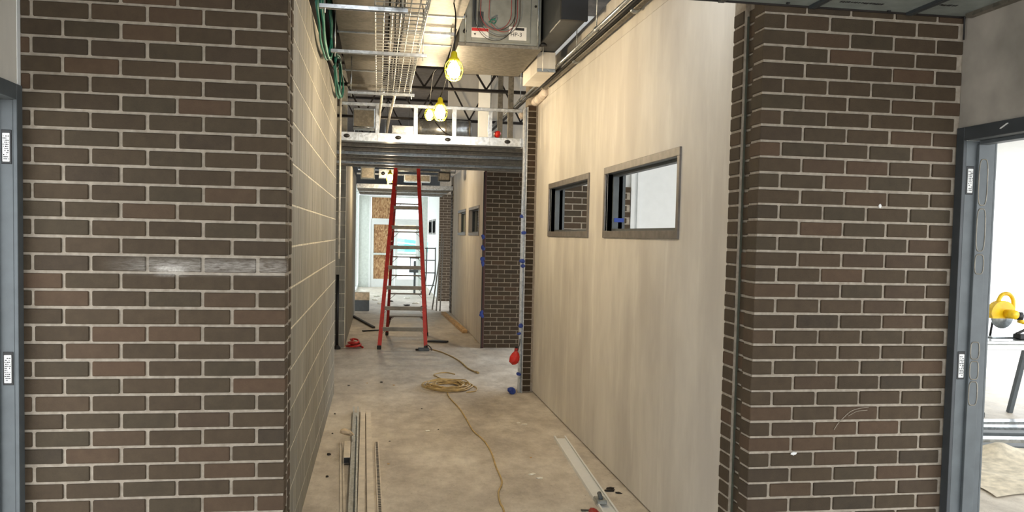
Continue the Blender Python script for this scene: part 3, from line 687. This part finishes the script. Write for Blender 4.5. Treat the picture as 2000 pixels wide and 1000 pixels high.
# green cable coils by the block wall
def coil(c, rx, rz, turns, label, seed, tilt=.5):
    t = thing('cable_coil', label, 'cable coil', c); rn = random.Random(seed); pts = []
    for i in range(turns*16+1):
        a = 2*PI*i/16; k = 1+.13*math.sin(i*.37+seed); pts.append((.014*math.sin(a*.5+seed)+.006*rn.uniform(-1, 1), rx*k*math.cos(a)+rz*tilt*math.sin(a)*.3, rz*k*math.sin(a)))
    MB().tube(smooth_path(pts, 2), .0085, 6).build('loops', 'green_cable', t)
    MB().tube(smooth_path([(0, -rx*.6, rz*.9), (.0, -rx*.9, rz*.1), (.01, -rx*1.25, -rz*.2), (.01, -rx*1.5, -rz*.55)], 4), .008, 6).build('tail', 'green_cable', t)
    MB().cyl((0, -.02, rz*.86), (0, .02, rz*1.02), .022, 8).build('tie', 'black', t)
coil((-.392, 6.3, 3.28), .70, .25, 4, 'coil of green cable hanging at the top of the block wall, nearest', 3)
coil((-.392, 8.3, 3.20), .66, .17, 4, 'coil of green cable farther along the block wall', 8, .8)
tag(MB().tube(smooth_path([(-.40, 6.9, 3.10), (-.405, 7.4, 3.16), (-.41, 8.0, 3.22), (-.40, 8.3, 3.3)], 5), .012, 6).build('cable_run', 'wire_grey'), 'dark cable strung between the two green coils', 'cable')
db = thing('steel_beam', 'dark steel beam lying along the top of the block wall', 'beam', (-.5, 6.9, 3.2))
MB().box(-.08, .075, -3.2, 3.3, 0, .012).build('lower_flange', 'dark_steel', db); MB().box(-.01, .0, -3.2, 3.3, .012, .62).build('web', 'dark_steel', db); MB().box(-.08, .075, -3.2, 3.3, .62, .634).build('upper_flange', 'dark_steel', db)
MB().box(.0, .05, -3.2, 3.3, .012, .05).build('angle', 'dark_steel', db)
# white drop rod and black post at the block wall end
tag(MB().cyl((-.405, 9.15, 1.44), (-.405, 9.15, 3.13), .011, 8).build('drop_conduit', 'conduit_white'), 'thin white conduit hanging down at the end of the block wall', 'conduit')
bp = thing('standpipe', 'black upright pipe standing at the shaded block wall', 'pipe', (-.575, 12.66, 0)); MB().cyl((0, 0, .05), (0, 0, 1.10), .022, 10).build('tube', 'black', bp); MB().lathe((0, 0, 0), [(.055, 0), (.055, .02), (.03, .05), (.022, .06)], 12).build('base', 'rubber', bp)
# roof joists
def joist(y, z0, z1, x0, x1, label):
    j = thing('bar_joist', label, 'joist', (0, y, z0)); h = z1-z0
    for z in (0, h): MB().box(x0, x1, -.04, .04, z, z+.03).build('chord', 'dark_steel', j)
    n = int((x1-x0)/.35)
    for i in range(n):
        a = x0+(x1-x0)*i/n; b = x0+(x1-x0)*(i+1)/n
        MB().bar((a, 0, .03 if i % 2 else h), (b, 0, h if i % 2 else .03), .022, .022, (0, 1, 0)).build('web_bar', 'dark_steel', j)
joist(10.3, 3.46, 4.068, -.6, 2.4, 'dark open web roof joist just behind the hanging lamps'); joist(12.2, 3.34, 4.068, -.6, 2.4, 'dark open web roof joist farther above the cross hall'); joist(15.2, 3.34, 4.068, -.6, 2.4, 'dark open web roof joist above the farther corridor')
# things above the soffit
rd = thing('round_duct', 'pale round duct lying above the soffit framing', 'duct', (.86, 11.5, 3.13)); MB().cyl((-.36, 0, 0), (.36, 0, 0), .135, 20).build('body', 'galv_bright', rd)
for x in (-.34, .02, .34): MB().cyl((x-.012, 0, 0), (x+.012, 0, 0), .141, 20).build('band', 'galv_dull', rd)
b1 = thing('junction_box', 'silver equipment box above the soffit near the block wall', 'box', (-.2, 11.4, 3.08)); MB().cham(-.14, .14, -.1, .1, 0, .27, .006).build('body', 'galv', b1); MB().cham(-.13, .13, -.106, -.10, .02, .24, .003).build('cover', 'duct', b1); MB().cyl((-.14, -.12, .02), (.13, -.12, .02), .01, 8).build('conduit', 'galv_bright', b1)
b2 = thing('junction_box', 'low silver box above the soffit below the far lamps', 'box', (.30, 11.3, 3.02)); MB().cham(-.14, .14, -.1, .1, 0, .11, .006).build('body', 'galv_bright', b2); MB().cham(-.13, .13, -.106, -.10, .015, .095, .003).build('cover', 'galv', b2)
wpn = thing('board_column', 'white upright board above the soffit near the pipes', 'board', (1.33, 10.9, 2.80)); MB().cham(-.075, .075, -.03, .03, 0, 1.25, .003).build('board', 'white', wpn); MB().box(.075, .085, -.03, .03, 0, 1.25).build('edge', 'galv', wpn)
for i, (x, y, h, lb) in enumerate(((1.47, 10.4, 1.2, 'dull steel stud standing above the soffit beside the white board'), (1.50, 9.75, 1.2, 'dull steel stud standing above the soffit under the conduits'))):
    q = thing('wall_stud', lb, 'stud', (x, y, 2.79)); m = MB(); cstud(m, (0, 0, 0), (0, 0, h), .06, .04, (1, 0, 0), (0, 1, 0)); m.build('channel', 'galv_dull', q)
tag(MB().box(1.0, 3.2, 12.62, 12.67, 2.8, 4.1).build('backing_panel', 'drywall'), 'brown shaded drywall panel high above the cross hall', 'panel')
tag(MB().blob((1.28, 9.28, 2.83), .035, 15, .4, 2).build('marker_flag', 'red'), 'small red tag lying on the soffit track', 'tag')
tag(MB().tube(smooth_path([(.62, 9.6, 2.98), (.75, 9.62, 2.86), (.95, 9.6, 2.82), (1.1, 9.6, 2.83)], 5), .007, 6).build('slack_cable', 'dark_steel'), 'slack dark cable drooping behind the soffit uprights', 'cable')

# ------------------------------------------------------------------ caged work lamps
def lamp(loc, k, label, power, cable):
    t = thing('work_lamp', label, 'lamp', loc, 0, 'caged work lamps on the temporary string')
    MB().lathe((0, 0, 0), [(.0, .10*k), (.012*k, .10*k), (.02*k, .09*k), (.024*k, .06*k), (.036*k, .05*k), (.04*k, .035*k), (.0, .035*k)], 14).build('socket', 'yellow', t)
    b = MB().lathe((0, 0, 0), [(.0, .035*k), (.016*k, .032*k), (.026*k, .015*k), (.043*k, -.012*k), (.047*k, -.034*k), (.040*k, -.06*k), (.022*k, -.076*k), (.0, -.079*k)], 16).build('bulb', 'bulb', t)
    for i in range(8):
        a = 2*PI*i/8; c, s = math.cos(a), math.sin(a)
        MB().tube(smooth_path([(c*.034*k, s*.034*k, .04*k), (c*.056*k, s*.056*k, .01*k), (c*.06*k, s*.06*k, -.04*k), (c*.042*k, s*.042*k, -.085*k), (c*.012*k, s*.012*k, -.098*k)], 4), .0026*k, 5).build('cage_bar', 'yellow', t)
    for z, r in ((-.02, .0605), (-.07, .052)): MB().tube([(r*k*math.cos(2*PI*i/20), r*k*math.sin(2*PI*i/20), z*k) for i in range(20)], .0026*k, 5, closed=True).build('cage_ring', 'yellow', t)
    MB().tube(smooth_path(cable, 5), .005, 6).build('cable', 'black', t)
    l = bpy.data.lights.new('lamp_light', 'POINT'); l.energy = power; l.color = (1.0, .79, .52); l.shadow_soft_size = .04*k
    lo = bpy.data.objects.new('lamp_light', l); C.objects.link(lo); lo.parent = t; lo.location = (0, 0, -.15*k)
lamp((.52, 6.1, 2.925), 1.05, 'yellow caged work lamp hanging nearest, below the heat pump unit', LAMP_W, [(0, 0, .10), (.005, 0, .25), (.01, .05, .38), (0, .1, .472)])
lamp((.585, 8.35, 2.945), 1.15, 'yellow caged work lamp hanging in front of the soffit framing', LAMP_W, [(0, 0, .12), (.03, -.2, .22), (.03, -.6, .35), (-.03, -2.0, .30)])
lamp((.60, 10.4, 3.20), .95, 'yellow caged work lamp shining behind the soffit uprights', LAMP_W*.8, [(0, 0, .1), (0, -.2, .2), (.0, -.6, .35), (.0, -1.2, .3)])
lamp((.20, 15.2, 2.73), 1.1, 'yellow caged work lamp glowing past the ladder top', LAMP_W*1.3, [(0, 0, .10), (.01, -.02, .3), (.0, 0, .61)])

# ------------------------------------------------------------------ clutter over the farther corridor
def clutter():
    for i, (x0, x1, y, z, r, lb) in enumerate(((-.40, .1, 14.2, 2.83, .016, 'bright conduit crossing the farther corridor ceiling near the block wall'), (.5, 1.5, 14.6, 2.86, .016, 'bright conduit crossing the farther corridor ceiling near the drywall'), (-.4, 1.5, 16.8, 2.95, .02, 'long conduit crossing far behind the ladder top'))):
        p = thing('conduit_run', lb, 'conduit', ((x0+x1)/2, y, z)); h = (x1-x0)/2
        MB().cyl((-h, 0, 0), (h, 0, 0), r, 10).build('tube', 'galv_bright', p); MB().cyl((-h, 0, 0), (-h, 0, 4.1-z), .006, 6).build('hanger_rod', 'galv_bright', p); MB().cyl((h, 0, 0), (h, 0, 4.1-z), .006, 6).build('hanger_rod', 'galv_bright', p)
    for i, (x, y, z, w_, h, mt, lb) in enumerate(((-.2, 16.0, 2.72, .26, .22, 'frame', 'grey control box hung over the farther corridor'), (.14, 16.0, 2.74, .28, .17, 'galv', 'silver box with two round knockouts over the farther corridor'), (.72, 16.2, 2.70, .5, .14, 'galv_bright', 'low silver fan housing behind the ladder top'), (1.2, 15.8, 2.71, .22, .16, 'black', 'black valve box near the farther drywall'))):
        b = thing('equipment_box', lb, 'box', (x, y, z)); MB().cham(-w_/2, w_/2, -.12, .12, 0, h, .006).build('body', mt, b); MB().cham(-w_/2+.02, w_/2-.02, -.127, -.12, .02, h-.02, .003).build('cover', 'galv_dull' if mt != 'galv' else 'galv_bright', b)
        MB().cyl((0, 0, h), (0, 0, 4.08-z), .006, 6).build('hanger_rod', 'galv', b)
        if i == 1:
            for dx in (-.06, .06): MB().lathe((dx, -.129, h/2), [(0, 0), (.035, 0), (.035, .003), (0, .003)], 14, (0, 1, 0)).build('knockout', 'black', b)
    tag(MB().blob((1.2, 15.62, 2.93), .06, 31, .6, 2, (1.2, 1, .7)).build('foil_wrap', 'galv_bright'), 'crumpled bright foil wrap on a pipe by the farther drywall', 'foil')
clutter()

# ------------------------------------------------------------------ on the floor: cords, studs, scraps
def cord():
    t = thing('extension_cord', 'tan extension cord coiled on the floor with a long tail running near', 'cord', (.8, 9.45, 0)); O = Vector((-.8, -9.45, 0))
    def run(nm, p, z=.007):
        o = MB().tube(smooth_path([(x, y, z) for x, y in p], 6), .0062, 8).build(nm, 'cord', t); o.location = O
    run('near_tail', [(.77, 9.1), (.77, 8.82), (.82, 8.27), (.84, 7.7), (.85, 7.3), (.9, 6.95), (.91, 6.55), (.89, 6.13), (.88, 5.77), (.82, 5.52), (.8, 5.3), (.8, 5.14), (.75, 4.61), (.7, 4.2)])
    run('loose_loop', [(.80, 9.65), (.82, 9.8), (.74, 10.1), (.70, 10.29), (.78, 10.42), (.88, 10.44), (.96, 10.32)])
    rn = random.Random(5); pts = []
    for i in range(17*14):
        a = 2*PI*i/17; g = 1-.45*abs(math.sin(i*.043)); k = rn.uniform(.94, 1.04)
        pts.append((.795+.285*g*k*math.cos(a)+.03*math.sin(i*.11), 9.45+.38*g*k*math.sin(a)+.03*math.cos(i*.17), .008+.045*(i/238)*rn.uniform(.6, 1.2)))
    o = MB().tube(smooth_path(pts, 2), .0065, 6).build('coil', 'cord', t); o.location = O
    run('stray_end', [(1.07, 9.55), (1.12, 9.42), (1.09, 9.2), (.98, 9.12)])
    f = thing('extension_cord', 'tan power cord running from the ladder foot across the bright floor', 'cord', (1.0, 12, 0)); 
    o = MB().tube(smooth_path([(x, y, .008) for x, y in [(1.24, 10.46), (1.17, 10.77), (1.13, 11.32), (1.05, 11.84), (.93, 12.31), (.82, 12.55), (.78, 12.6)]], 6), .008, 8).build('cable', 'cord', f); o.location = (-1, -12, 0)
    o = MB().cyl((1.24, 10.46, .012), (1.26, 10.38, .012), .013, 8).build('plug', 'cord', f); o.location = (-1, -12, 0)
    a = thing('power_adapter', 'grey green power adapter box at the ladder foot', 'adapter', (.70, 12.47, 0)); MB().cham(-.09, .07, -.05, .05, 0, .045, .008).build('case', 'frame', a); MB().cham(-.13, -.09, -.02, .02, .005, .03, .004).build('plug', 'rubber', a); MB().tube(smooth_path([(0, .03, .045), (.04, .06, .08), (.09, .03, .05), (.11, -.02, .01)], 4), .008, 6).build('lead', 'wire_grey', a)
cord()
def studs():
    def stud(name, p, q, w_, h, mat, label, openup=False, slots=False):
        P, Q = Vector(p), Vector(q); t = thing(name, label, 'stud', P); d = Q-P; n = d.normalized(); side = Vector((n.y, -n.x, 0)).normalized(); m = MB()
        if openup: cstud(m, (0, 0, 0), d, w_, h, side, (0, 0, 1))
        else: cstud(m, (0, 0, h), d+Vector((0, 0, h)), w_, h, side, (0, 0, -1))
        m.build('channel', mat, t)
        if slots:
            L = d.length; k = int(L/.035)
            for i in range(k):
                c = n*(.03+i*.035)+Vector((0, 0, h+.001)); MB().obox(c, side*w_*.26, n*.009, (0, 0, .0012)).build('slot', 'black', t)
        return t
    stud('steel_stud', (-.185, 8.15, 0), (-.12, 4.6, 0), .052, .06, 'galv', 'shiny galvanized stud lying on the floor, in the stud row', True)
    stud('steel_stud', (-.12, 8.17, 0), (-.07, 4.5, 0), .042, .045, 'tan_metal', 'cream painted stud lying next to the shiny galvanized stud')
    stud('steel_stud', (-.068, 8.10, 0), (-.01, 4.5, 0), .044, .035, 'tan_metal', 'cream painted stud lying beside the slotted strip')
    stud('slotted_strip', (.012, 6.95, 0), (.045, 4.5, 0), .034, .014, 'tan_metal', 'slotted metal strip lying last in the row of floor studs', False, True)
    stud('metal_strip', (-.27, 6.96, 0), (-.165, 4.6, 0), .032, .012, 'tan_metal', 'thin dusty metal strip lying nearest the block wall', True)
    b = thing('stud_offcut', 'short square tube offcut lying on the thin strip', 'offcut', (-.205, 6.3, .013)); 
    m = MB(); P = Vector((0, 0, 0)); Q = Vector((-.012, .5, 0)); sd = Vector((1, .02, 0)); 
    m.extrude([(-.024, 0), (.024, 0), (.024, .046), (-.024, .046)], P, Q, sd, (0, 0, 1)); m.build('tube', 'tan_metal', b)
    m = MB(); m.box(-.021, .021, -.002, .001, .003, .043); m.build('mouth', 'black', b)
    tag(MB().blob((-.215, 6.90, .105), .058, 61, .6, 2, (1.2, .9, .8)).build('paper_wad', 'paper'), 'crumpled tan paper wad lying across the floor studs', 'paper')
    r = stud('steel_angle', (1.56, 7.0, 0), (1.43, 4.6, 0), .10, .025, 'white', 'white metal channel lying on the floor along the drywall', True)
    c = thing('metal_clip', 'small blue grey metal clip sitting on the white channel', 'clip', (1.44, 5.22, .015)); MB().cham(-.035, .035, -.05, .05, 0, .03, .006).build('base', 'galv', c); MB().cyl((0, -.02, .03), (0, .03, .055), .014, 10).build('pin', 'frame', c)
    tag(MB().blob((1.335, 4.98, .03), .05, 71, .4, 2, (.8, 1.0, .7)).build('rag', 'red_dark'), 'dark red rag at the lower edge by the white channel', 'rag')
    tag(MB().extrude([(0, 0), (.10, .012), (.0, .03)], (1.29, 5.10, 0), (1.29, 5.10, .006), (1, 0, 0), (0, 1, 0)).build('plastic_shard', 'frame_dark'), 'dark pointed plastic shard by the red rag', 'shard')
    for i, (x, y, s) in enumerate(((-.36, 7.3, .02), (-.35, 6.6, .028), (-.33, 6.0, .02), (-.38, 8.1, .016))): tag(MB().blob((x, y, s*.25), s*.6, 80+i, .5, 1, (1, 1.2, .5)).build('debris_chip', 'dark_steel'), 'small dark chip on the floor along the block wall', 'debris', 'chips along the block wall')
    for i, (x, y, s) in enumerate(((.06, 9.8, .025), (.20, 9.6, .02), (-.30, 9.6, .02), (-.1, 9.75, .018), (.55, 7.4, .012), (.1, 6.3, .014), (.12, 7.0, .012), (1.2, 6.4, .012), (.45, 8.3, .012))): tag(MB().blob((x, y, s*.25), s*.6, 90+i, .5, 1, (1.3, 1, .45)).build('debris_crumb', 'wood' if i % 2 else 'dark_steel'), 'tiny crumb of debris on the open corridor floor', 'debris', 'crumbs on the corridor floor')
    for i, (x, y) in enumerate(((1.35, 7.55), (1.30, 7.62), (.45, 7.35), (1.13, 5.95), (1.16, 5.85))): tag(MB().blob((x, y, .004), .022, 110+i, .5, 1, (1.2, 1, .25)).build('plaster_speck', 'mud'), 'white plaster speck on the corridor floor', 'debris', 'plaster specks on the floor')
    for i, (x, y) in enumerate(((1.60, 5.55), (1.63, 5.45), (1.57, 5.50))): tag(MB().blob((x, y, .006), .02, 120+i, .5, 1, (1.6, .9, .4)).build('mud_crumb', 'dark_steel'), 'dark crumb at the base of the drywall', 'debris', 'crumbs at the drywall base')
    s = thing('strap_coil', 'small heap of red strap on the floor by the block wall corner', 'strap', (-.33, 12.75, 0)); pts = [(.13*math.cos(a)*(1-.02*i), .16*math.sin(a), .012+.004*i) for i, a in enumerate([2*PI*k/12 for k in range(34)])]
    MB().tube(smooth_path(pts, 2), .014, 6).build('loops', 'red', s); MB().blob((.02, 0, .04), .05, 55, .5, 2, (1.4, 1, .6)).build('buckle', 'red_dark', s)
studs()
# scraps around the ladder and farther corridor
tag(MB().extrude([(0, 0), (.30, -.08), (.34, .02), (.12, .12), (.02, .1)], (.80, 13.45, 0), (.80, 13.45, .025), (1, 0, 0), (0, 1, 0)).build('sheet_scrap', 'black'), 'black sheet scrap on the floor behind the ladder', 'scrap')
tag(MB().bar((-.48, 17.5, .02), (-.05, 15.4, .02), .05, .03).build('batten', 'dark_steel'), 'dark batten lying across the farther corridor floor', 'batten')
tag(MB().bar((-.24, 14.9, .012), (.15, 15.1, .012), .05, .02).build('thin_batten', 'black'), 'thin black batten near the dark one on the far floor', 'batten')
tag(MB().bar((1.42, 18.2, .03), (1.53, 14.7, .03), .09, .05).build('floor_lumber', 'wood'), 'pale length of lumber lying at the base of the farther drywall', 'lumber')
bk = thing('scrap_box', 'dusty box with brown flap at the far block wall', 'box', (-.33, 19.0, 0)); MB().cham(-.16, .16, -.16, .16, 0, .34, .008).build('body', 'frame', bk); MB().cham(-.165, .165, -.165, .165, .24, .40, .006).build('flap', 'paper', bk)
for i, (x0, y0, x1, y1, z1) in enumerate(((1.32, 19.0, 1.62, 21.7, 1.75), (1.40, 18.95, 1.66, 21.7, 1.55), (1.25, 19.3, 1.6, 21.7, 1.35))):
    tag(MB().bar((x0, y0, .02), (x1, y1, z1), .045, .03, (1, 0, 0)).build('leaning_stud', 'galv_dull'), ('steel stud leaning on the farthest brick wall, tallest', 'steel stud leaning on the farthest brick wall, middle one', 'steel stud leaning on the farthest brick wall, shortest')[i], 'stud')
hc = thing('hand_truck', 'dark folded hand truck leaning in the white vestibule', 'hand truck', (1.45, 23.5, 0))
for dx in (-.12, .12): MB().tube(smooth_path([(dx-.15, -.2, .05), (dx, 0, .5), (dx+.02, .05, 1.0), (dx+.02, .1, 1.35)], 4), .018, 8).build('side_tube', 'wire_grey', hc)
for z in (.3, .65, 1.0, 1.33): MB().cyl((-.12-.04, 0, z), (.12, 0, z), .014, 6).build('rung', 'wire_grey', hc)
sw = thing('chop_stand', 'small grey tool stand in front of the far glass door', 'stand', (1.05, 24.2, 0)); MB().cham(-.03, .03, -.03, .03, 0, .95, .004).build('post', 'frame', sw); MB().cham(-.16, .1, -.1, .1, .62, .70, .01).build('tool_body', 'frame', sw); MB().cham(-.15, .12, -.04, .04, 1.02, 1.06, .004).build('bar', 'wire_grey', sw); MB().cham(-.14, -.12, -.02, .02, .7, 1.02, .003).build('arm', 'wire_grey', sw)
for i, (x, y) in enumerate(((.1, 20.8), (.35, 21.4), (-.05, 21.9), (.7, 20.3), (.95, 21.0), (.2, 19.4), (.8, 22.6), (1.1, 20.0), (.0, 23.2))): tag(MB().blob((x, y, .02), .06, 130+i, .5, 1, (1.4, 1, .4)).build('rubble_piece', 'dark_steel' if i % 2 else 'mud'), 'lump of rubble on the floor before the vestibule', 'rubble', 'rubble before the vestibule')

# ------------------------------------------------------------------ storefront at the far end and what is outside
def storefront():
    s = struct('door_3', None, None, 'white storefront with a boarded door and a glass door'); Y = 27.4
    def bx(nm, x0, x1, z0, z1, mat, par=s, y0=Y-.05, y1=Y+.05): m = MB(); m.cham(x0, x1, y0, y1, z0, z1, .004); return m.build(nm, mat, par)
    bx('side_panel', -.60, -.28, 0, 2.92, 'pale'); bx('post', -.28, -.22, 0, 2.92, 'white', y0=Y-.07); bx('post', .50, .56, 2.19, 2.92, 'white'); bx('post', 1.30, 1.58, 0, 2.92, 'pale')
    bx('head', -.22, 1.30, 2.86, 2.92, 'white'); bx('transom_bar', -.22, 1.30, 2.11, 2.19, 'white')
    bx('transom_board', -.20, .50, 2.19, 2.86, 'osb', y0=Y-.02, y1=Y+.02); bx('transom_pane', .56, 1.30, 2.19, 2.86, 'glass', y0=Y-.004, y1=Y+.004)
    for x0, x1, bd in ((-.22, .53, True), (.54, 1.30, False)):
        d = bx('leaf_stile', x0, x0+.09, 0, 2.11, 'white'); 
        bx('leaf_stile', x1-.09, x1, 0, 2.11, 'white', d); bx('leaf_rail', x0+.09, x1-.09, 0, .26, 'white', d); bx('leaf_rail', x0+.09, x1-.09, 2.0, 2.11, 'white', d); bx('push_bar', x0+.06, x1-.06, 1.03, 1.09, 'pale', d, Y-.12, Y-.05)
        bx('board' if bd else 'pane', x0+.09, x1-.09, .26, 2.0, 'osb' if bd else 'glass', d, Y-.02 if bd else Y-.004, Y+.02 if bd else Y+.004)
storefront()
c = thing('dumpster', 'teal container standing outside the far glass door', 'container', (2.0, 36, -.04)); MB().extrude([(-2.5, .98), (2.5, .85), (2.5, 1.15), (-2.5, 1.72)], (0, 0, 0), (0, 1.8, 0), (1, 0, 0), (0, 0, 1)).build('body', 'teal', c); MB().cham(-2.5, 2.5, -.02, 1.7, 0, .99, .02).build('skid', 'snow', c); MB().extrude([(-2.5, 1.48), (2.5, 1.02), (2.5, 1.06), (-2.5, 1.54)], (0, -.03, 0), (0, 0, 0), (1, 0, 0), (0, 0, 1)).build('rib', 'pale', c)
h = thing('far_house', 'pale house with tan band outside beyond the teal container', 'house', (2, 46, -.04)); MB().cham(-9, 9, 0, 6, 0, 1.75, .03).build('lower_wall', 'snow', h); MB().cham(-9, 9, 0, 6, 1.98, 2.45, .03).build('tan_band', 'siding', h); MB().cham(-9, 9, 0, 6, 1.75, 1.98, .03).build('sill_band', 'pale', h); MB().cham(-9, 9, 0, 6, 2.45, 4.6, .03).build('upper_wall', 'snow', h)

# ------------------------------------------------------------------ the bright room: work table, saw, studs, dust sheet
def room():
    t = thing('work_table', 'folding work table with silver top in the bright room', 'table', (6.35, 7.45, 0)); 
    MB().cham(-.75, .9, -.35, .35, .80, .835, .006).build('top', 'galv_bright', t); MB().cham(-.72, .87, -.32, .32, .74, .80, .005).build('apron', 'white', t)
    for x, dx in ((.26, -.10), (.80, .10)):
        for y, dy in ((-.26, -.04), (.26, .08)): MB().bar((x, y, .75), (x+dx, y+dy, 0), .045, .045, (0, 1, 0)).build('leg', 'frame', t)
    MB().bar((.24, -.27, .38), (.84, -.27, .38), .03, .03).build('stretcher', 'frame', t)
    w_ = thing('lumber_offcut', 'pale lumber offcut lying under the saw table edge', 'lumber', (6.25, 7.02, .66)); MB().cham(-.12, .5, -.05, .05, 0, .075, .004).build('board', 'wood', w_)
    s = thing('circular_saw', 'yellow circular saw standing on the work table', 'saw', (6.02, 7.36, .838)); s.scale = (.78, .78, .78)
    MB().lathe((0, 0, .26), [(.0, -.012), (.15, -.012), (.15, .012), (0, .012)], 28, (0, 1, 0)).build('blade', 'galv', s)
    g = [(-.02+.17*math.cos(a), .29+.17*math.sin(a)) for a in [PI*k/14-.05 for k in range(15)]]+[(-.17, .24), (.14, .24)]
    MB().extrude(g, (0, -.05, 0), (0, .05, 0), (1, 0, 0), (0, 0, 1)).build('blade_guard', 'saw_yellow', s)
    MB().tube(smooth_path([(-.08, 0, .42), (-.02, 0, .53), (.08, 0, .54), (.14, 0, .47), (.15, 0, .36)], 5), .026, 8).build('handle', 'saw_yellow', s)
    MB().cyl((.02, -.05, .30), (.02, -.20, .30), .055, 16).build('motor', 'saw_yellow', s); MB().cyl((.08, -.12, .28), (.16, -.14, .28), .05, 12).build('motor_cap', 'black', s); MB().cyl((.15, -.1, .22), (.22, -.1, .2), .03, 10).build('knob', 'saw_yellow', s)
    MB().cham(-.2, .25, -.09, .09, .0, .014, .003).build('shoe', 'galv', s); MB().cyl((-.1, .07, .01), (-.06, .07, .28), .014, 8).build('bracket', 'black', s)
    for i, (x, y, sx, lb) in enumerate(((6.12, 7.22, .09, 'black clamp lying on the work table before the saw'), (6.26, 7.24, .07, 'black battery lying on the work table'), (6.42, 7.25, .06, 'black tool holder at the end of the work table'))):
        q = thing('hand_tool', lb, 'tool', (x, y, .838)); MB().cham(-sx*.6, sx*.6, -.05, .05, 0, .05+.02*i, .008).build('body', 'black', q); MB().bar((-sx*.6, 0, .05), (sx*.7, .02, .09+.02*i), .02, .02).build('grip', 'rubber', q)
    for i, (p, q, m_, lb) in enumerate((((4.95, 6.62, 0), (6.9, 6.35, 0), 'galv_bright', 'bright steel stud on the room floor, nearest the door'), ((5.1, 6.85, 0), (7.0, 6.6, 0), 'frame', 'dark grey steel stud on the room floor, second from the door'), ((5.3, 7.05, 0), (7.1, 6.85, 0), 'galv', 'grey steel stud on the room floor, third from the door'), ((5.5, 7.25, 0), (7.2, 7.15, 0), 'galv_bright', 'bright steel stud on the room floor, fourth from the door'), ((5.75, 7.55, 0), (6.25, 8.6, 0), 'galv', 'short steel stud lying crosswise on the room floor'), ((4.8, 6.40, 0), (6.8, 6.1, 0), 'frame', 'dark steel stud on the room floor beside the dust sheet'), ((6.0, 7.6, 0), (6.7, 8.9, 0), 'frame', 'short dark stud lying crosswise under the work table'))):
        P, Q = Vector(p), Vector(q); t2 = thing('floor_stud', lb, 'stud', P); d = Q-P; n = d.normalized(); m = MB(); cstud(m, (0, 0, .05), d+Vector((0, 0, .05)), .12, .05, Vector((n.y, -n.x, 0)), (0, 0, -1)); m.build('channel', m_, t2)
    sh = thing('dust_sheet', 'rumpled canvas dust sheet on the bright room floor', 'dust sheet', (4.9, 5.9, 0)); m = MB(); n = 22; vs = []; f = []; rn = random.Random(2)
    for i in range(n+1):
        for j in range(n+1):
            u, v = i/n, j/n; z = .012+.06*max(0, math.sin(u*7+v*3))*math.sin(v*PI)*math.sin(u*PI)+.10*math.exp(-((u-.55)**2+(v-.8)**2)/.01)
            vs.append((-.7+1.5*u+.05*math.sin(v*9), -.8+1.4*v+.06*math.sin(u*8), z))
    for i in range(n):
        for j in range(n): a = i*(n+1)+j; f.append((a, a+n+1, a+n+2, a+1))
    m.add(vs, f, True); m.build('cloth', 'canvas', sh)
room()
